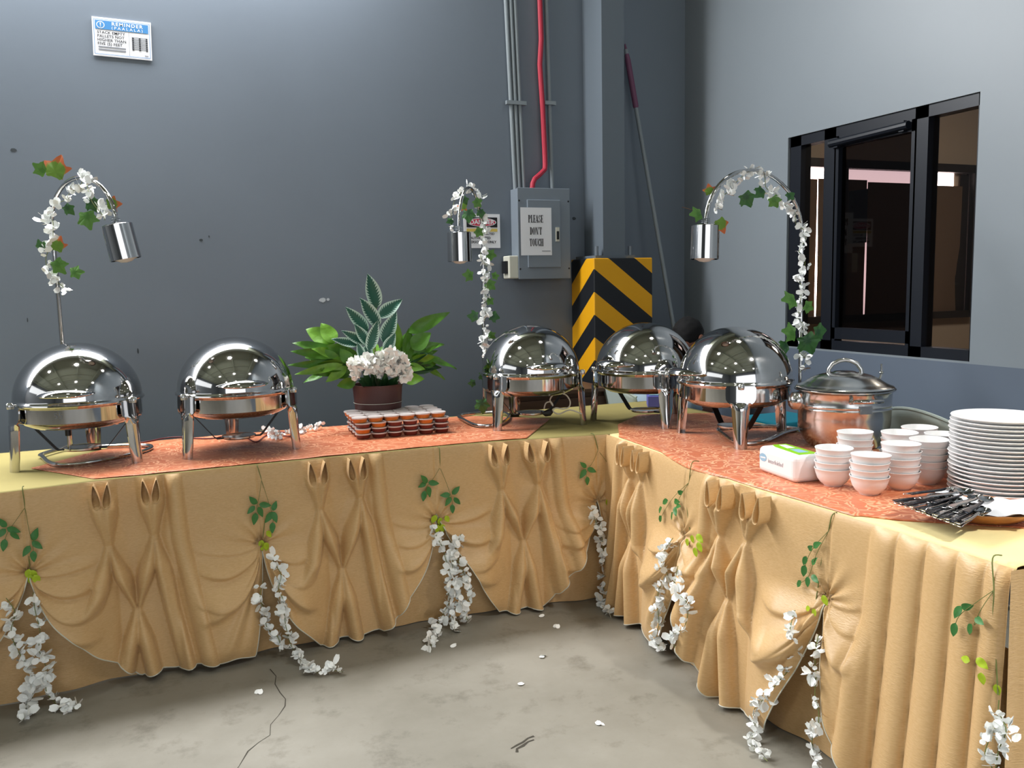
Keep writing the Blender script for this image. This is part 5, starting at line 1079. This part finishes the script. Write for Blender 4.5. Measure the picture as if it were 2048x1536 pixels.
cr = thing('wooden_crate', 'brown wooden crate on the floor behind the dish by the middle lamp', 'crate', (2.10, 4.62, 0))
for k in range(6): bevel(MB().box((0, -.19, .06 + .128 * k), (.62, .018, .12)).obj('slat', M_wood, cr, False), .003)
MB().box((0, .0, .40), (.6, .36, .78)).obj('box', M_wood, cr, False)
MB().box((0, -.01, .80), (.64, .42, .02)).obj('lid', M_wood, cr, False)

# person on the chair in the corner, facing along the wall, head bowed
pr_ = thing('person', 'person in a pale blue shirt sitting bowed in the corner behind the chafing dishes', 'person', (2.62, 4.36, 0))
J = {'pel': ((.0, 0, .53), .085), 'ab': ((.03, 0, .66), .12), 'ch': ((.10, 0, .83), .14), 'up': ((.17, 0, .95), .10), 'nk': ((.225, 0, 1.0), .05), 'hd0': ((.27, -.01, 1.05), .075), 'hd': ((.315, -.015, 1.10), .095), 'ht': ((.345, -.015, 1.145), .072)}
E_ = [('pel', 'ab'), ('ab', 'ch'), ('ch', 'up'), ('up', 'nk'), ('nk', 'hd0'), ('hd0', 'hd'), ('hd', 'ht')]
for s_, n in ((-1, 'r'), (1, 'l')):
    J.update({'sh' + n: ((.15, s_ * .15, .93), .062), 'el' + n: ((.20, s_ * .20, .70), .045), 'wr' + n: ((.42, s_ * .09, .66), .03), 'hn' + n: ((.47, s_ * .06, .68), .032),
              'hip' + n: ((.02, s_ * .09, .53), .075), 'kn' + n: ((.42, s_ * .10, .53), .065), 'an' + n: ((.40, s_ * .11, .09), .04), 'to' + n: ((.54, s_ * .12, .035), .03)})
    E_ += [('up', 'sh' + n), ('sh' + n, 'el' + n), ('el' + n, 'wr' + n), ('wr' + n, 'hn' + n), ('pel', 'hip' + n), ('hip' + n, 'kn' + n), ('kn' + n, 'an' + n), ('an' + n, 'to' + n)]
    for k in range(5):
        f = 'f%s%d' % (n, k); tk = k == 4
        J[f + 'a'] = ((.50 if not tk else .465, s_ * (.05 + .016 * (k - 1.5)) if not tk else s_ * .02, .685 if not tk else .70), .010); J[f + 'b'] = ((.535 - .004 * abs(k - 1) if not tk else .485, s_ * (.035 + .013 * (k - 1.5)) if not tk else s_ * .005, .70 if not tk else .725), .008)
        E_ += [('hn' + n, f + 'a'), (f + 'a', f + 'b')]
ks = list(J); me = bpy.data.meshes.new('body'); me.from_pydata([J[k][0] for k in ks], [(ks.index(a), ks.index(b_)) for a, b_ in E_], [])
tmp = bpy.data.objects.new('body_build', me); COL.objects.link(tmp); sm = tmp.modifiers.new('skin', 'SKIN'); sm.use_smooth_shade = True
for k, v in zip(ks, me.skin_vertices[0].data): v.radius = (J[k][1], J[k][1]); v.use_root = k == 'pel'
sb_ = tmp.modifiers.new('sub', 'SUBSURF'); sb_.levels = 2; sb_.render_levels = 2
bpy.context.view_layer.update(); dgp = bpy.context.evaluated_depsgraph_get(); me2 = bpy.data.meshes.new_from_object(tmp.evaluated_get(dgp)); bpy.data.objects.remove(tmp); me2.name = 'body'
me2.materials.clear()
for m in (M_skin, M_shirt, M_jeans): me2.materials.append(m)
for p in me2.polygons:
    c = p.center; i = 0
    if c.z < .56 and c.x < .50 and not (c.x > .3 and c.z > .6): i = 2 if c.z > .07 else 0
    elif c.z < .985 and c.x < .27: i = 1
    p.material_index = i
me2.polygons.foreach_set('use_smooth', [True] * len(me2.polygons))
link('body', me2, pr_)
hv = []
hr = MB().lathe([(.088 * math.sin(a), .098 * math.cos(a)) for a in np.linspace(0, PI * .64, 18)], 24)
hv = [Vector(p) for p in hr.v]; Rh = Matrix.Rotation(math.radians(-18), 3, 'Y')
hr.v = [tuple(Rh @ Vector((p.x * 1.08, p.y * .98, p.z)) * (1 + .10 * mnoise.noise(p * 45)) + Vector((.300, -.015, 1.108))) for p in hv]
hr.obj('hair', M_hair, pr_)
for s_ in (-1, 1): MB().lathe([(0, .006), (.014, .004), (.02, 0), (.014, -.004), (0, -.005)], 12, M=Matrix.Translation((.325, -.015 + s_ * .098, 1.075)) @ Matrix.Rotation(s_ * PI / 2, 4, 'X') @ Matrix.Diagonal((1, 1.5, 1, 1))).obj('ear', M_skin, pr_)
MB().lathe([(0, .03), (.010, .012), (.013, 0), (0, -.004)], 10, M=Matrix.Translation((.402, -.015, 1.07)) @ Matrix.Rotation(PI / 2 + .5, 4, 'Y')).obj('nose', M_skin, pr_)
for s_ in (-1, 1): MB().lathe([(0, .009), (.008, .004), (.009, 0), (0, -.006)], 10, M=Matrix.Translation((.395, -.015 + s_ * .032, 1.09)) @ Matrix.Rotation(PI / 2, 4, 'Y')).obj('eye', M_dark, pr_)
MB().tube([(.392, -.04, 1.035), (.402, -.015, 1.03), (.392, .01, 1.035)], .004, 6).obj('mouth', M_redink, pr_)

# loose petals on the floor
PET = blossom_mesh(77, M_petal, 2, .022)
for i, (x, y, nm) in enumerate(((1040, 1368, 'in the open middle of the floor'), (1196, 1445, 'nearest the camera on the bare floor'), (1088, 1311, 'at the edge of the table shadow'), (520, 1385, 'near the floor crack below the back table'), (1115, 1254, 'close to the inner corner of the skirts'), (905, 1292, 'beside the garland below the dessert cups'), (1082, 1232, 'just under the hem of the back skirt'))):
    p = at_z(x, y, .004); o = link('fallen_petal', PET, None, tuple(p), (random.uniform(-.3, .3), random.uniform(-.3, .3), random.uniform(0, 6)), (1, 1, .5)); tag(o, 'white fallen petal on the concrete, ' + nm, 'petal', 'fallen petals on the floor')
for o in list(bpy.data.objects):
    if o.name.split('.')[0] == 'lettering' and o.parent: o['kind'] = 'stuff'
